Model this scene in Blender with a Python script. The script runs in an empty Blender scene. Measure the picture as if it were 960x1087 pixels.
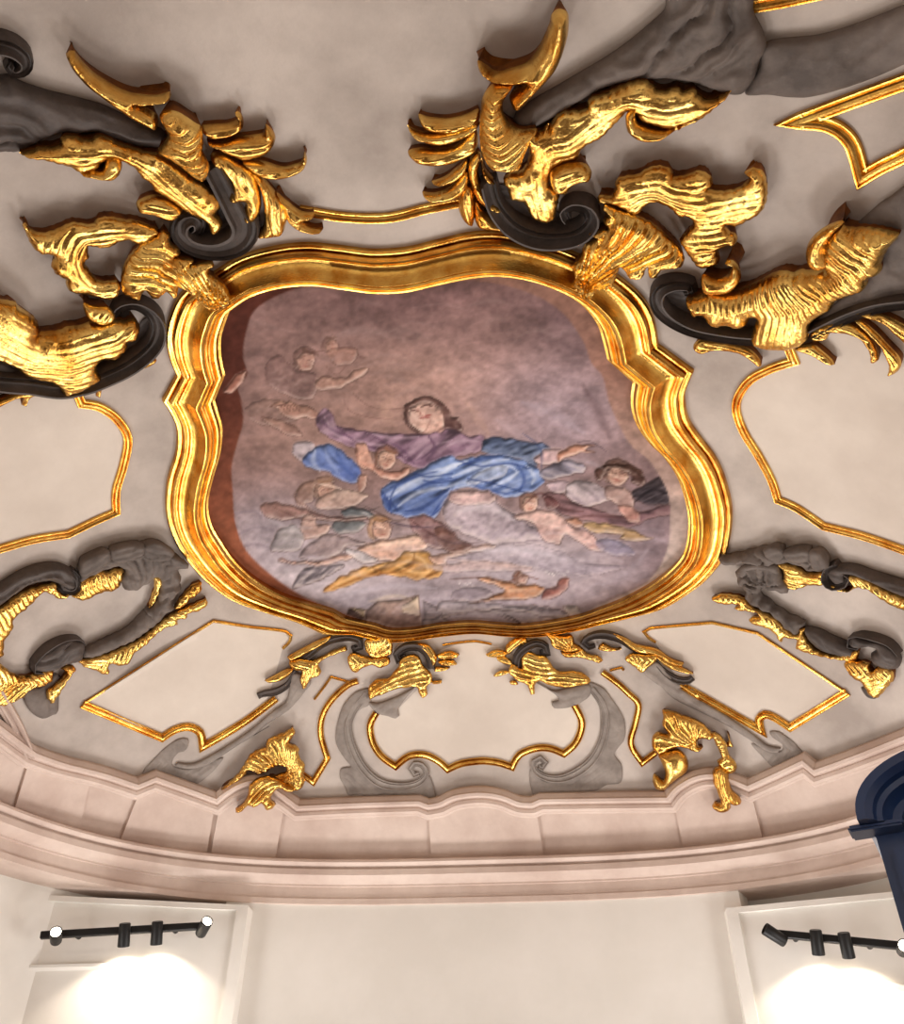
import bpy, bmesh, math, random
import numpy as np
from mathutils import Vector, Matrix
from mathutils.geometry import delaunay_2d_cdt
rng = np.random.default_rng(7)
random.seed(7)
SC = bpy.context.scene
COL = SC.collection

# ------------------------------------------------------------------ camera
EYE = np.array([0.76, 0.0, 1.6])
YAW, PITCH, ROLL, FPX = 5.61, 39.24, 0.44, 960.0
_y, _p, _r = np.radians([YAW, PITCH, ROLL])
CF = np.array([-np.sin(_y)*np.cos(_p), np.cos(_y)*np.cos(_p), np.sin(_p)])
_R = np.array([np.cos(_y), np.sin(_y), 0.0]); _U = np.cross(_R, CF)
CR = _R*np.cos(_r)+_U*np.sin(_r); CU = -_R*np.sin(_r)+_U*np.cos(_r)
cd = bpy.data.cameras.new('camera'); cam = bpy.data.objects.new('camera', cd); COL.objects.link(cam)
cd.sensor_fit = 'HORIZONTAL'; cd.sensor_width = 36.0; cd.lens = 36.0*FPX/960.0
cd.clip_start = 0.05; cd.clip_end = 200
cam.matrix_world = Matrix(((CR[0], CU[0], -CF[0], EYE[0]), (CR[1], CU[1], -CF[1], EYE[1]), (CR[2], CU[2], -CF[2], EYE[2]), (0, 0, 0, 1)))
SC.camera = cam

def rays(P):
    P = np.asarray(P, float)[:, :2]
    return CF+np.outer((P[:, 0]-480)/FPX, CR)+np.outer((543.5-P[:, 1])/FPX, CU)
def to_px(W):
    d = np.asarray(W)-EYE; f = d@CF
    return np.stack([480+FPX*(d@CR)/f, 543.5-FPX*(d@CU)/f], 1)

# ------------------------------------------------------------------ the vault: a height field over the plan
VA, VB, VC, VN, VP = 5.3, 6.0, 5.0, 3.2, 3.2
Z_TOP, Z_DROP = 8.6, 2.7
def rad(x, y): return ((np.abs(x)/VA)**VN+(np.abs(y-VC)/VB)**VN+1e-9)**(1/VN)
def surf(x, y): return Z_TOP-Z_DROP*rad(x, y)**VP
def normal(x, y):                                   # points into the room
    e = 1e-3
    n = np.stack([(surf(x+e, y)-surf(x-e, y))/(2*e), (surf(x, y+e)-surf(x, y-e))/(2*e), -np.ones_like(x)], 1)
    return n/np.linalg.norm(n, axis=1)[:, None]
def unproj(P, lift=0.0):                            # photo pixel -> point on the vault, lift metres off its surface
    D = rays(P); n = len(D)
    def F(t):
        W = EYE+D*t[:, None]; nn = normal(W[:, 0], W[:, 1])
        return W[:, 2]-(surf(W[:, 0], W[:, 1])-lift/np.maximum(-nn[:, 2], .25))
    lo = np.full(n, 2.0); hi = np.full(n, 2.0); done = np.zeros(n, bool)
    t = 2.0
    while t < 30:
        t2 = t+.15; f = F(np.full(n, t2))
        new = (~done) & (f > 0); lo[new] = t; hi[new] = t2; done |= new; t = t2
        if done.all(): break
    for _ in range(22):
        m = (lo+hi)/2; f = F(m); hi = np.where(f > 0, m, hi); lo = np.where(f > 0, lo, m)
    return EYE+D*((lo+hi)/2)[:, None]
def drop(W, N):                                     # slide points along N onto the vault
    W = W.copy()
    for _ in range(6):
        g = W[:, 2]-surf(W[:, 0], W[:, 1]); nn = normal(W[:, 0], W[:, 1])
        gn = -nn/np.maximum(-nn[:, 2:3], 1e-3)*1.0   # gradient of z - S
        den = gn@N; den = np.where(np.abs(den) < .2, np.sign(den+1e-9)*.2, den)
        W -= np.outer(g/den, N)
    return W

# ------------------------------------------------------------------ photo crops used while measuring
CROP = {'P': (0, 0, 1), 'F': (280, 400, 2.1818), 'K1': (0, 40, 4), 'K2': (120, 40, 4), 'K3': (0, 210, 3.6923), 'K4': (420, 0, 4), 'K5': (580, 60, 3.6923),
        'K6': (680, 210, 3.4286), 'K7': (0, 560, 4), 'K8': (740, 560, 4.3636), 'L1': (270, 650, 4), 'L2': (500, 650, 4), 'L3': (140, 740, 4.8),
        'L4': (670, 730, 4.8), 'L7': (240, 370, 4), 'L8': (470, 400, 3.6923), 'R5': (0, 380, 2.4706), 'R8': (660, 360, 2.717), 'Z3': (220, 480, 3.4286),
        'R4': (680, 0, 3.4286)}
def q(s):                                           # "K1 65,490 115,475 L3 700,150c ..." -> pixels; c marks a sharp corner
    out = []; k = CROP['P']
    for w in s.split():
        if w in CROP: k = CROP[w]; continue
        c = w.endswith('c'); x, y = w.rstrip('c').split(',')
        out.append((k[0]+float(x)/k[2], k[1]+float(y)/k[2], 1.0 if c else 0.0))
    return np.array(out)
def catmull(P, closed, step):
    P = np.asarray(P, float); n = len(P); out = []
    for i in range(n if closed else n-1):
        g = lambda j: P[j % n] if closed else P[min(max(j, 0), n-1)]
        p0, p1, p2, p3 = g(i-1), g(i), g(i+1), g(i+2)
        k = max(1, int(np.linalg.norm(p2-p1)/step))
        for j in range(k):
            t = j/k
            out.append(.5*((2*p1)+(-p0+p2)*t+(2*p0-5*p1+4*p2-p3)*t*t+(-p0+3*p1-3*p2+p3)*t**3))
    if not closed: out.append(P[-1])
    return np.array(out)
def smooth_path(P, step=4, closed=False):           # Catmull-Rom between the corners; returns points and corner flags
    P = np.asarray(P, float); n = len(P)
    if closed:
        c = [i for i in range(n) if P[i, 2] > 0]
        P = np.vstack([np.roll(P, -c[0], axis=0), P[c[0]]]) if c else np.vstack([P, P[0]]); n += 1
    idx = [0]+[i for i in range(1, n-1) if P[i, 2] > 0]+[n-1]
    pts, fl = [], []
    for a, b in zip(idx[:-1], idx[1:]):
        s = catmull(np.delete(P[a:b+1], 2, 1) if P.shape[1] == 3 else P[a:b+1, [0, 1]+list(range(3, P.shape[1]))], False, step)
        k = s if b == n-1 and not closed else s[:-1]
        pts.append(k); f = np.zeros(len(k)); f[0] = 1 if (a > 0 or closed) else 0; fl.append(f)
    return np.vstack(pts), np.concatenate(fl)

# ------------------------------------------------------------------ scene helpers
def link_mesh(name, V, F, mat, parent=None, origin=None, smooth=True, sharp=None, side=None, nside=0):
    V = np.asarray(V, float)
    if origin is None: origin = np.array(parent.location) if parent is not None else np.zeros(3)
    me = bpy.data.meshes.new(name)
    me.from_pydata((V-origin).tolist(), [], [list(map(int, f)) for f in F])
    me.materials.append(mat)
    if side is not None:
        me.materials.append(side); me.polygons.foreach_set('material_index', [0]*(len(me.polygons)-nside)+[1]*nside)
    if smooth: me.polygons.foreach_set('use_smooth', [True]*len(me.polygons))
    bm = bmesh.new(); bm.from_mesh(me)
    bmesh.ops.remove_doubles(bm, verts=bm.verts, dist=1e-5)
    bmesh.ops.recalc_face_normals(bm, faces=bm.faces)
    if sharp:
        for e in bm.edges:
            if len(e.link_faces) == 2 and e.calc_face_angle(0) > sharp: e.smooth = False
    bm.to_mesh(me); bm.free(); me.update()
    o = bpy.data.objects.new(name, me); COL.objects.link(o)
    if parent is not None: o.parent = parent
    else: o.location = origin
    return o
def tag(o, label, cat, group=None):
    o['label'] = label; o['category'] = cat
    if group: o['group'] = group
    return o
def thing(name, label, cat, loc, group=None):
    o = bpy.data.objects.new(name, None); COL.objects.link(o); o.location = Vector(loc); o.empty_display_size = .1
    return tag(o, label, cat, group)
def wall_thing(name, label, cat, pix, group=None):  # its base is the point of the vault behind the pixel
    return thing(name, label, cat, unproj([pix])[0], group)
def struct(o): o['kind'] = 'structure'; return o

# ------------------------------------------------------------------ relief carving
def inside(P, poly):
    x, y = P[:, 0], P[:, 1]; r = np.zeros(len(P), bool)
    a = poly; b = np.roll(poly, -1, 0)
    for (x0, y0), (x1, y1) in zip(a, b):
        if y0 == y1: continue
        r ^= ((y0 > y) != (y1 > y)) & (x < (x1-x0)*(y-y0)/(y1-y0)+x0)
    return r
def seg_dist(P, A, B):                              # distance, parameter index and signed side of the nearest segment
    best = np.full(len(P), 1e9); S = np.zeros(len(P)); T = np.zeros(len(P)); acc = 0.0
    for a, b in zip(A, B):
        d = b-a; L = np.linalg.norm(d)
        if L < 1e-9: continue
        t = np.clip(((P-a)@d)/(L*L), 0, 1); qv = P-(a+np.outer(t, d)); dist = np.hypot(qv[:, 0], qv[:, 1])
        m = dist < best; best[m] = dist[m]; S[m] = acc+t[m]*L
        side = np.sign(d[0]*qv[:, 1]-d[1]*qv[:, 0]); T[m] = (side*dist)[m]; acc += L
    return best, S, T, acc
def vnoise(x, y, f, seed=0):
    x = np.asarray(x)*f+17.3*seed; y = np.asarray(y)*f+9.1*seed
    xi = np.floor(x).astype(int); yi = np.floor(y).astype(int); u = x-xi; v = y-yi
    u = u*u*(3-2*u); v = v*v*(3-2*v)
    h = lambda a, b: (np.sin(a*127.1+b*311.7+seed*74.7)*43758.5453) % 1.0
    return (h(xi, yi)*(1-u)+h(xi+1, yi)*u)*(1-v)+(h(xi, yi+1)*(1-u)+h(xi+1, yi+1)*u)*v
_seed = [0]
def relief(name, mat, outline, parent, lift=.06, h=.08, w=.12, spine=None, mode='len', lam=.07, amp=.012, hs=None, res=.0115, flat=False, lobes=0, nz_=.03, broad=0):
    _seed[0] += 1; sd = _seed[0]
    P = q(outline) if isinstance(outline, str) else np.asarray(outline, float)
    P2 = catmull(P[:, :2], True, 3.0) if not flat else P[:, :2]
    W = unproj(P2, lift)
    C = unproj([P2.mean(0)], 0)[0]; N = normal(C[:1], C[1:2])[0]
    T1 = np.cross(N, [0, 1, 0]); T1 /= np.linalg.norm(T1); T2 = np.cross(N, T1)
    uv = np.stack([(W-C)@T1, (W-C)@T2], 1)
    if lobes:                                       # ragged leaf edge
        e = np.roll(uv, -1, 0)-np.roll(uv, 1, 0); ln = np.linalg.norm(e, axis=1)+1e-9
        nrm = np.stack([e[:, 1], -e[:, 0]], 1)/ln[:, None]
        arc = np.cumsum(np.linalg.norm(np.roll(uv, -1, 0)-uv, axis=1))
        area = np.sum(uv[:, 0]*np.roll(uv[:, 1], -1)-uv[:, 1]*np.roll(uv[:, 0], -1))
        uv = uv+nrm*(np.sign(area)*lobes*(np.abs(np.sin(arc*np.pi/(lobes*7)+sd))-.6))[:, None]
    keep = [0]
    for i in range(1, len(uv)):
        if np.linalg.norm(uv[i]-uv[keep[-1]]) > res*.35: keep.append(i)
    uv = uv[keep]; n = len(uv)
    lo, hi = uv.min(0), uv.max(0)
    gx, gy = np.meshgrid(np.arange(lo[0], hi[0], res), np.arange(lo[1], hi[1], res*.87)); gx = gx+(np.arange(gx.shape[0]) % 2)[:, None]*res*.5
    G = np.stack([gx.ravel(), gy.ravel()], 1); G = G[inside(G, uv)]
    if len(G):
        dG = seg_dist(G, uv, np.roll(uv, -1, 0))[0]; G = G[dG > res*.55]
    if flat and res > 1: G = G[:0]
    allp = np.vstack([uv, G]) if len(G) else uv
    vs, es, fs, *_ = delaunay_2d_cdt([Vector(p) for p in allp], [(i, (i+1) % n) for i in range(n)], [], 1, 1e-6)
    V2 = np.array([(v.x, v.y) for v in vs])
    if not fs: return None
    cen = np.array([V2[list(f)].mean(0) for f in fs]); ok = inside(cen, uv); fs = [f for f, k in zip(fs, ok) if k]
    d = seg_dist(V2, uv, np.roll(uv, -1, 0))[0]
    if spine is not None:
        sp = catmull(q(spine)[:, :2], False, 6); sw = unproj(sp, lift); su = np.stack([(sw-C)@T1, (sw-C)@T2], 1)
    else:
        c = uv.mean(0); ev, vec = np.linalg.eigh(np.cov((uv-c).T)); ax = vec[:, 1]; k = (uv-c)@ax
        su = np.array([c+ax*k.min(), c+ax*k.max()])
    _, s, t, L = seg_dist(V2, su[:-1], su[1:])
    dome = np.sqrt(np.clip(1-(1-np.clip(d/w, 0, 1))**2, 0, 1))
    mul = np.interp(s/L, [a for a, b in hs], [b for a, b in hs]) if hs else 1.0
    wob = (vnoise(V2[:, 0], V2[:, 1], 3.0, sd)-.5)*1.2+(vnoise(V2[:, 0], V2[:, 1], 9.0, sd)-.5)*.4
    if mode == 'len': ph = t/lam
    elif mode == 'radial':
        f_ = su[-1]; dq = V2-f_; rr = np.hypot(dq[:, 0], dq[:, 1]); a0 = math.atan2(*(uv.mean(0)-f_)[::-1]); an = (np.arctan2(dq[:, 1], dq[:, 0])-a0+np.pi) % (2*np.pi)-np.pi
        ph = (an+.35*np.sin(rr*2.2))*L/lam*.55
    elif mode == 'feather': ph = (s*.8-np.abs(t)*.75)/lam
    else: ph = s/lam+np.abs(t)/lam*.25
    ph = ph+wob
    wave = np.abs(np.sin(np.pi*ph))-.62+.35*(np.abs(np.sin(np.pi*ph*2.3+sd))-.62)
    mask = np.clip(d/(lam*.7), .15, 1)
    am = amp*(.35+1.1*vnoise(V2[:, 0], V2[:, 1], 2.3, sd+9)); H = lift+h*dome*mul+am*wave*mask+(vnoise(V2[:, 0], V2[:, 1], 14, sd+5)-.5)*.008+(vnoise(V2[:, 0], V2[:, 1], 4, sd+3)-.5)*nz_*np.clip(d/.1, 0, 1)
    if broad: H = H+broad*np.sqrt(np.clip(1-(1-np.clip(d/.24, 0, 1))**2, 0, 1))
    if flat: H = np.full(len(V2), lift)
    base = drop(C+np.outer(V2[:, 0], T1)+np.outer(V2[:, 1], T2), N)
    nn = normal(base[:, 0], base[:, 1])
    top = base+nn*H[:, None]
    cnt = {}
    for f in fs:
        for i in range(3):
            e = (f[i], f[(i+1) % 3]); cnt.setdefault((min(e), max(e)), []).append(e)
    bnd = [v[0] for v in cnt.values() if len(v) == 1]
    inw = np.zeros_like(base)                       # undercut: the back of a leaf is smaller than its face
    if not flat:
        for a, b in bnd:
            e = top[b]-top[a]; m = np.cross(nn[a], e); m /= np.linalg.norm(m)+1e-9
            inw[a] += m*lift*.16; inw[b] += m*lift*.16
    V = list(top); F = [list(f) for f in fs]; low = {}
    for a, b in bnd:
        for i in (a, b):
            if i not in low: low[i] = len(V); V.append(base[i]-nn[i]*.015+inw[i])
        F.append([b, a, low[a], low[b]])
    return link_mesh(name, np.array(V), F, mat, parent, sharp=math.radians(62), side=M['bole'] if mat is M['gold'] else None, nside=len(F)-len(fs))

PROF = {
 'mould': [(-1, -.1), (-1, .45), (-.86, .62), (-.7, .62), (-.62, .4), (-.5, .5), (-.3, .9), (0, 1.0), (.3, .9), (.5, .5), (.62, .4), (.7, .62), (.86, .62), (1, .45), (1, -.1)],
 'line': [(-1, -.1), (-1, .7), (-.5, 1), (.5, 1), (1, .7), (1, -.1)],
 'scroll': [(-1, -.1), (-1, .75), (-.88, 1), (-.66, 1), (-.55, .78), (-.2, .62), (.15, .66), (.4, .85), (.5, .62), (.72, .62), (.85, .8), (1, .6), (1, -.1)],
 'rail': [(-1, -.3), (-1, .30), (-.8, .42), (-.72, .42), (-.66, .6), (-.4, .72), (-.15, .6), (-.1, .5), (.05, .5), (.12, .8), (.35, 1.0), (.6, .96), (.7, .78), (.82, .7), (1, .5), (1, -.3)],
}
def sweep(name, mat, path, parent, hw=5, hh=.06, prof='mould', lift=None, step=4, taper=None, closed=False, flip=1, origin=None, sharp=30, caps=True, world=None):
    if world is not None: W = world; lift = 0
    else:
        P = q(path) if isinstance(path, str) else np.asarray(path, float)
        pts, fl = smooth_path(P, step, closed)
        W = unproj(pts, hh*.5 if lift is None else lift)
    nn = normal(W[:, 0], W[:, 1]); W = W-nn*(hh*.5 if lift is None else lift)
    n = len(W)
    m = np.linalg.norm(W-EYE, axis=1).mean()/FPX*hw if hw > .8 else hw
    A = np.roll(W, 1, 0); B = np.roll(W, -1, 0)
    if not closed: A[0] = W[0]; B[-1] = W[-1]
    t0 = W-A; t1 = B-W
    nz = lambda v: v/np.maximum(np.linalg.norm(v, axis=1), 1e-9)[:, None]
    t0, t1 = nz(t0), nz(t1)
    if not closed: t0[0] = t1[0]; t1[-1] = t0[-1]
    T = nz(t0+t1); Bn = nz(np.cross(nn, T)); cs = np.maximum(np.sum(t0*T, 1), .35); Bn = Bn/cs[:, None]
    k = np.ones(n) if taper is None else np.interp(np.linspace(0, 1, n), [a for a, b in taper], [b for a, b in taper])
    pr = PROF[prof] if isinstance(prof, str) else prof
    V = np.concatenate([W+Bn*(b*m*flip*k)[:, None]+nn*(hgt*hh*(np.sqrt(k) if hgt > 0 else np.ones(n)))[:, None] for b, hgt in pr]).reshape(len(pr), n, 3)
    F = []
    for i in range(len(pr)-1):
        for j in range(n if closed else n-1):
            jj = (j+1) % n; F.append([i*n+j, i*n+jj, (i+1)*n+jj, (i+1)*n+j])
    if not closed and caps:
        F.append([i*n for i in range(len(pr))]); F.append([i*n+n-1 for i in range(len(pr))][::-1])
    return link_mesh(name, V.reshape(-1, 3), F, mat, parent, sharp=math.radians(sharp), origin=origin)
def spiral(cx, cy, r0, r1, a0, turns, n=26, sq=1.0):  # pixel points of a volute
    a = np.radians(a0)+np.linspace(0, 1, n)*turns*2*np.pi; r = np.linspace(r0, r1, n)
    return np.stack([cx+r*np.cos(a), cy+r*np.sin(a)*sq, np.zeros(n)], 1)

# ------------------------------------------------------------------ materials
def lin(c): return tuple(((v/255/12.92) if v/255 <= .04045 else ((v/255+.055)/1.055)**2.4) for v in c)
def material(name, c1, c2=None, rough=.7, metal=0.0, scale=2.0, detail=6, bump=0.0, bscale=20, c3=None, spec=.3, contrast=(.35, .65)):
    m = bpy.data.materials.new(name); m.use_nodes = True; nt = m.node_tree; b = nt.nodes['Principled BSDF']
    b.inputs['Roughness'].default_value = rough; b.inputs['Metallic'].default_value = metal; b.inputs['Specular IOR Level'].default_value = spec
    tc = nt.nodes.new('ShaderNodeNewGeometry')
    if c2:
        no = nt.nodes.new('ShaderNodeTexNoise'); no.inputs['Scale'].default_value = scale; no.inputs['Detail'].default_value = detail; no.inputs['Roughness'].default_value = .62
        nt.links.new(tc.outputs['Position'], no.inputs['Vector'])
        cr = nt.nodes.new('ShaderNodeValToRGB'); cr.color_ramp.elements[0].position = contrast[0]; cr.color_ramp.elements[1].position = contrast[1]
        cr.color_ramp.elements[0].color = (*lin(c1), 1); cr.color_ramp.elements[1].color = (*lin(c2), 1)
        if c3: e = cr.color_ramp.elements.new((contrast[0]+contrast[1])/2); e.color = (*lin(c3), 1)
        nt.links.new(no.outputs['Fac'], cr.inputs['Fac']); nt.links.new(cr.outputs['Color'], b.inputs['Base Color'])
    else: b.inputs['Base Color'].default_value = (*lin(c1), 1)
    if bump:
        n2 = nt.nodes.new('ShaderNodeTexNoise'); n2.inputs['Scale'].default_value = bscale; n2.inputs['Detail'].default_value = 5
        nt.links.new(tc.outputs['Position'], n2.inputs['Vector'])
        bp = nt.nodes.new('ShaderNodeBump'); bp.inputs['Strength'].default_value = 1.0; bp.inputs['Distance'].default_value = bump
        nt.links.new(n2.outputs['Fac'], bp.inputs['Height']); nt.links.new(bp.outputs['Normal'], b.inputs['Normal'])
    return m
M = {
 'gold': material('gilded_stucco', (190, 124, 38), (250, 214, 126), .27, 1.0, 3.0, 8, .004, 45, contrast=(.3, .7)),
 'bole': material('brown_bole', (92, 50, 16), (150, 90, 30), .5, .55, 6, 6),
 'gold_frame': material('gilded_frame_wood', (190, 122, 36), (248, 206, 112), .25, 1.0, 5.0, 8, .002, 60, contrast=(.3, .7)),
 'stucco': material('taupe_limewash', (166, 155, 147), (203, 192, 183), .9, 0, .8, 8, .002, 30),
 'cream': material('cream_limewash', (204, 192, 180), (220, 209, 197), .9, 0, .8, 7, .001, 30),
 'rose': material('rose_stucco', (194, 172, 160), (218, 200, 188), .85, 0, 1.3, 8, .002, 25),
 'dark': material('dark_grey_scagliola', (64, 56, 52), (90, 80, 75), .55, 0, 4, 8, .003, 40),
 'slate': material('slate_grey_scagliola', (84, 75, 70), (118, 107, 100), .65, 0, 3, 9, .004, 30),
 'grey': material('pale_grey_grisaille', (128, 118, 111), (154, 144, 136), .85, 0, 5, 8, .002, 40),
 'white': material('white_plaster', (226, 222, 214), (234, 230, 223), .9, 0, 1.0, 5),
 'black': material('black_powder_coat', (22, 21, 21), None, .45),
 'navy': material('navy_lacquer', (30, 50, 90), (38, 62, 108), .3, 0, 2, 4, spec=.5),
 'floor': material('waxed_parquet', (78, 56, 38), (104, 78, 54), .45, 0, 3, 6),
}
# ------------------------------------------------------------------ the room
def polar(r, th, n=VN):                             # point of the plan at superellipse radius r
    c, s = np.cos(th), np.sin(th); k = (np.abs(c/VA)**n+np.abs(s/VB)**n)**(-1/n)
    return np.stack([r*k*c, VC+r*k*s], -1)
TH = np.linspace(0, 2*np.pi, 181)
def ring_mesh(name, mat, rs, zs=None, close_top=False):
    V = []; F = []; n = len(TH)-1
    for i, r in enumerate(rs):
        p = polar(r, TH[:-1]); z = surf(p[:, 0], p[:, 1]) if zs is None else np.full(n, zs[i])
        V += np.column_stack([p, z]).tolist()
    for i in range(len(rs)-1):
        for j in range(n): F.append([i*n+j, i*n+(j+1) % n, (i+1)*n+(j+1) % n, (i+1)*n+j])
    if close_top: F.append([(len(rs)-1)*n+j for j in range(n)])
    return struct(link_mesh(name, np.array(V), F, mat, sharp=math.radians(25)))
R0, R1 = 1.0, 1.062
ring_mesh('ceiling', M['stucco'], [1.0]+list(np.linspace(.985, .02, 60)), close_top=True)
ring_mesh('trim_1', M['rose'], [R1, 1.05, 1.04, 1.03, 1.02, 1.01, 1.0])                      # the sloping rose frieze
zc = float(surf(*polar(R1, np.array([np.pi/2])).T)[0])
# main cornice: profile swept round the drum (r, z)
cor = [(R1, zc+.02), (1.034, zc-.0), (1.028, zc-.02), (1.027, zc-.05), (1.032, zc-.075), (1.040, zc-.09), (1.040, zc-.11), (1.034, zc-.12), (1.034, zc-.19), (1.040, zc-.22), (1.049, zc-.25),
       (1.055, zc-.265), (1.055, zc-.285), (1.060, zc-.287), (1.060, zc-.42), (1.057, zc-.425), (1.057, zc-.49), (1.15, zc-.495)]
ring_mesh('trim_2', M['rose'], [a for a, b in cor], [b for a, b in cor])
WALLR = 1.064
# drum wall in four runs, closed all round without window openings
def wall_run(name, a0, a1, z0=0.0, z1=None, r=None):
    r = r or WALLR
    z1 = zc-.46 if z1 is None else z1
    th = np.linspace(a0, a1, max(3, int(abs(a1-a0)*30))); A = polar(r, th); B = polar(r+.05, th); n = len(th)
    V = np.vstack([np.column_stack([A, np.full(n, z0)]), np.column_stack([A, np.full(n, z1)]), np.column_stack([B, np.full(n, z1)]), np.column_stack([B, np.full(n, z0)])])
    F = []
    for i in range(4):
        for j in range(n-1): k = (i+1) % 4; F.append([i*n+j, i*n+j+1, k*n+j+1, k*n+j])
    F.append([0, n, 2*n, 3*n]); F.append([n-1, 2*n-1, 3*n-1, 4*n-1])
    return struct(link_mesh(name, V, F, M['white'], sharp=math.radians(35)))
pi = np.pi
wall_run('wall_back', pi/2-.46, pi/2+.46); wall_run('wall_recess_left', pi/2+.40, pi/2+1.1, r=WALLR+.07); wall_run('wall_recess_right', pi/2-1.1, pi/2-.40, r=WALLR+.07)
wall_run('wall_left', pi/2+1.02, pi*1.25); wall_run('wall_front', pi*1.25, pi*1.75); wall_run('wall_right', -pi*.25, pi/2-1.02)
th = TH[:-1]; p = polar(WALLR+.1, th)
struct(link_mesh('floor', np.column_stack([p, np.zeros(len(p))]), [list(range(len(p)))], M['floor']))

def box(name, mat, lo, hi, parent=None, bev=.0, kind=False, rot=None, at=None):
    bm = bmesh.new(); bmesh.ops.create_cube(bm, size=1)
    lo, hi = np.array(lo, float), np.array(hi, float)
    bmesh.ops.scale(bm, vec=Vector(hi-lo), verts=bm.verts); bmesh.ops.translate(bm, vec=Vector((lo+hi)/2), verts=bm.verts)
    if bev: bmesh.ops.bevel(bm, geom=bm.edges, offset=bev, segments=2, affect='EDGES')
    if rot is not None: bm.transform(rot)
    me = bpy.data.meshes.new(name); bm.to_mesh(me); bm.free(); me.materials.append(mat)
    o = bpy.data.objects.new(name, me); COL.objects.link(o)
    if parent is not None: o.parent = parent
    return o
def tube(name, mat, a, b, r0, r1=None, parent=None, seg=24, inner=0.0):  # a lathe between two points; inner > 0 hollows its far end
    a, b = Vector(a), Vector(b); r1 = r0 if r1 is None else r1; ax = b-a
    prof = [(0, 0), (r0*.9, 0), (r0, .04), (r1, .97), (r1*.96, 1)]
    prof += [(inner, 1), (inner*.9, .86), (0, .86)] if inner else [(0, 1)]
    rotm = ax.to_track_quat('Z', 'Y').to_matrix(); V = []; F = []
    for r, h in prof:
        for k in range(seg): V.append(a+rotm @ Vector((r*math.cos(2*pi*k/seg), r*math.sin(2*pi*k/seg), h*ax.length)))
    for i in range(len(prof)-1):
        for k in range(seg): F.append([i*seg+k, i*seg+(k+1) % seg, (i+1)*seg+(k+1) % seg, (i+1)*seg+k])
    return link_mesh(name, np.array(V), F, mat, parent, origin=np.zeros(3) if parent is not None else np.array(a), sharp=math.radians(35))

# rail between frieze and vault
rail_px = ("P -14,770 28,801c 60,812 104,823 144,836c 164,828c 198,840 231,852c 244,842 259,834 275,832 294,843 316,859c 380,856 445,854c 455,858c 470,855 485,848 510,845 "
           "532,848 550,855 566,856c 575,852c 640,851 712,850c 722,838 739,828 757,825 776,830 796,838c 825,825 855,811c 867,821c 910,806 975,781")
struct(sweep('trim_3', M['rose'], rail_px, None, hw=10.5, hh=.17, prof='rail', step=5, lift=.0, origin=np.array(unproj([(510, 848)])[0]), flip=1, sharp=24))
struct(sweep('trim_4', M['rose'], "P 28,801c 22,786 12,764 -8,730", None, hw=6, hh=.16, prof='rail', step=5, lift=0, origin=np.array(unproj([(20, 780)])[0]), flip=-1, sharp=24))
rest = polar(.995, np.linspace(pi/2+1.12, pi*2.5-.98, 90)); rest = np.column_stack([rest, surf(rest[:, 0], rest[:, 1])])   # the rail runs on round the room
struct(sweep('trim_10', M['rose'], None, None, hw=.11, hh=.16, prof='rail', world=rest, origin=rest[0], sharp=24))
# raised blocks of the frieze
for i, pl in enumerate(("P 151,832 229,852 219,910 125,899", "P 234,848 262,832 280,834 302,858 292,914 223,910", "P 455,857 485,851 510,848 540,853 569,857 578,913 458,914", "P 715,850 742,830 775,832 797,838 812,898 727,909",
                        "P 32,804 97,823 84,884 12,870")):
    struct(relief('trim_%d' % (5+i), M['rose'], pl, None, lift=.035 if i != 1 else .05, flat=True, res=.1))

# projecting white wall blocks that carry the track lights, left and right of the plain middle
def plane_hit(P, origin, n):
    D = rays(P); t = ((np.array(origin)-EYE)@n)/(D@n); return EYE+D*t[:, None]
zb = zc-.52
YB = 11.0
def block(name, pxs, sgn):
    e = plane_hit([pxs], (0, YB, 0), np.array([0, 1, 0]))[0]
    x0 = e[0]
    # plan: flat front at YB, the inner flank running back to the drum wall, outer end swung round towards the camera
    out = [(x0, YB+.55), (x0, YB), (x0+sgn*3.2, YB-(.8 if sgn < 0 else .9)), (x0+sgn*3.2, YB-.2)]
    return x0, e[2], out
def prism(name, plan, z0, z1, mat):
    n = len(plan); V = [(x, y, z0) for x, y in plan]+[(x, y, z1) for x, y in plan]
    F = [list(range(n)), list(range(n, 2*n))]+[[i, (i+1) % n, n+(i+1) % n, n+i] for i in range(n)]
    return link_mesh(name, np.array(V), F, mat, smooth=False)
XL, ZL, planL = block('l', (264, 962), -1); XR, ZR, planR = block('r', (771, 965), 1)
LINT_L = plane_hit([(100, 1026)], (0, YB-.3, 0), np.array([0, 1, 0]))[0][2]
struct(prism('wall_pier_left', planL, 0, ZL, M['white'])); struct(prism('wall_pier_right', planR, 0, ZR, M['white']))

for nm, P0, sg, px0, px1 in (('trim_11', planL, -1, (4, 1024), (172, 1020)), ('trim_12', planR, 1, (868, 1024), (985, 1050))):   # slim ledge across each pier
    n_ = np.array([-(P0[2][1]-P0[1][1]), P0[2][0]-P0[1][0], 0]); n_ /= np.linalg.norm(n_); n_ *= np.sign(-n_[1])
    o_ = np.array([P0[1][0], P0[1][1], 0]); a_ = plane_hit([px0], o_, n_)[0]; b_ = plane_hit([px1], o_, n_)[0]
    u_ = np.array([0, 0, 1.0]); V = [p+n_*d-u_*h for p in (a_, b_) for d, h in ((-.02, 0), (.05, .02), (.05, .05), (-.02, .09))]
    struct(link_mesh(nm, np.array(V), [[0, 1, 5, 4], [1, 2, 6, 5], [2, 3, 7, 6], [0, 1, 2, 3], [4, 5, 6, 7]], M['white'], origin=np.array(a_), smooth=False))

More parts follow.
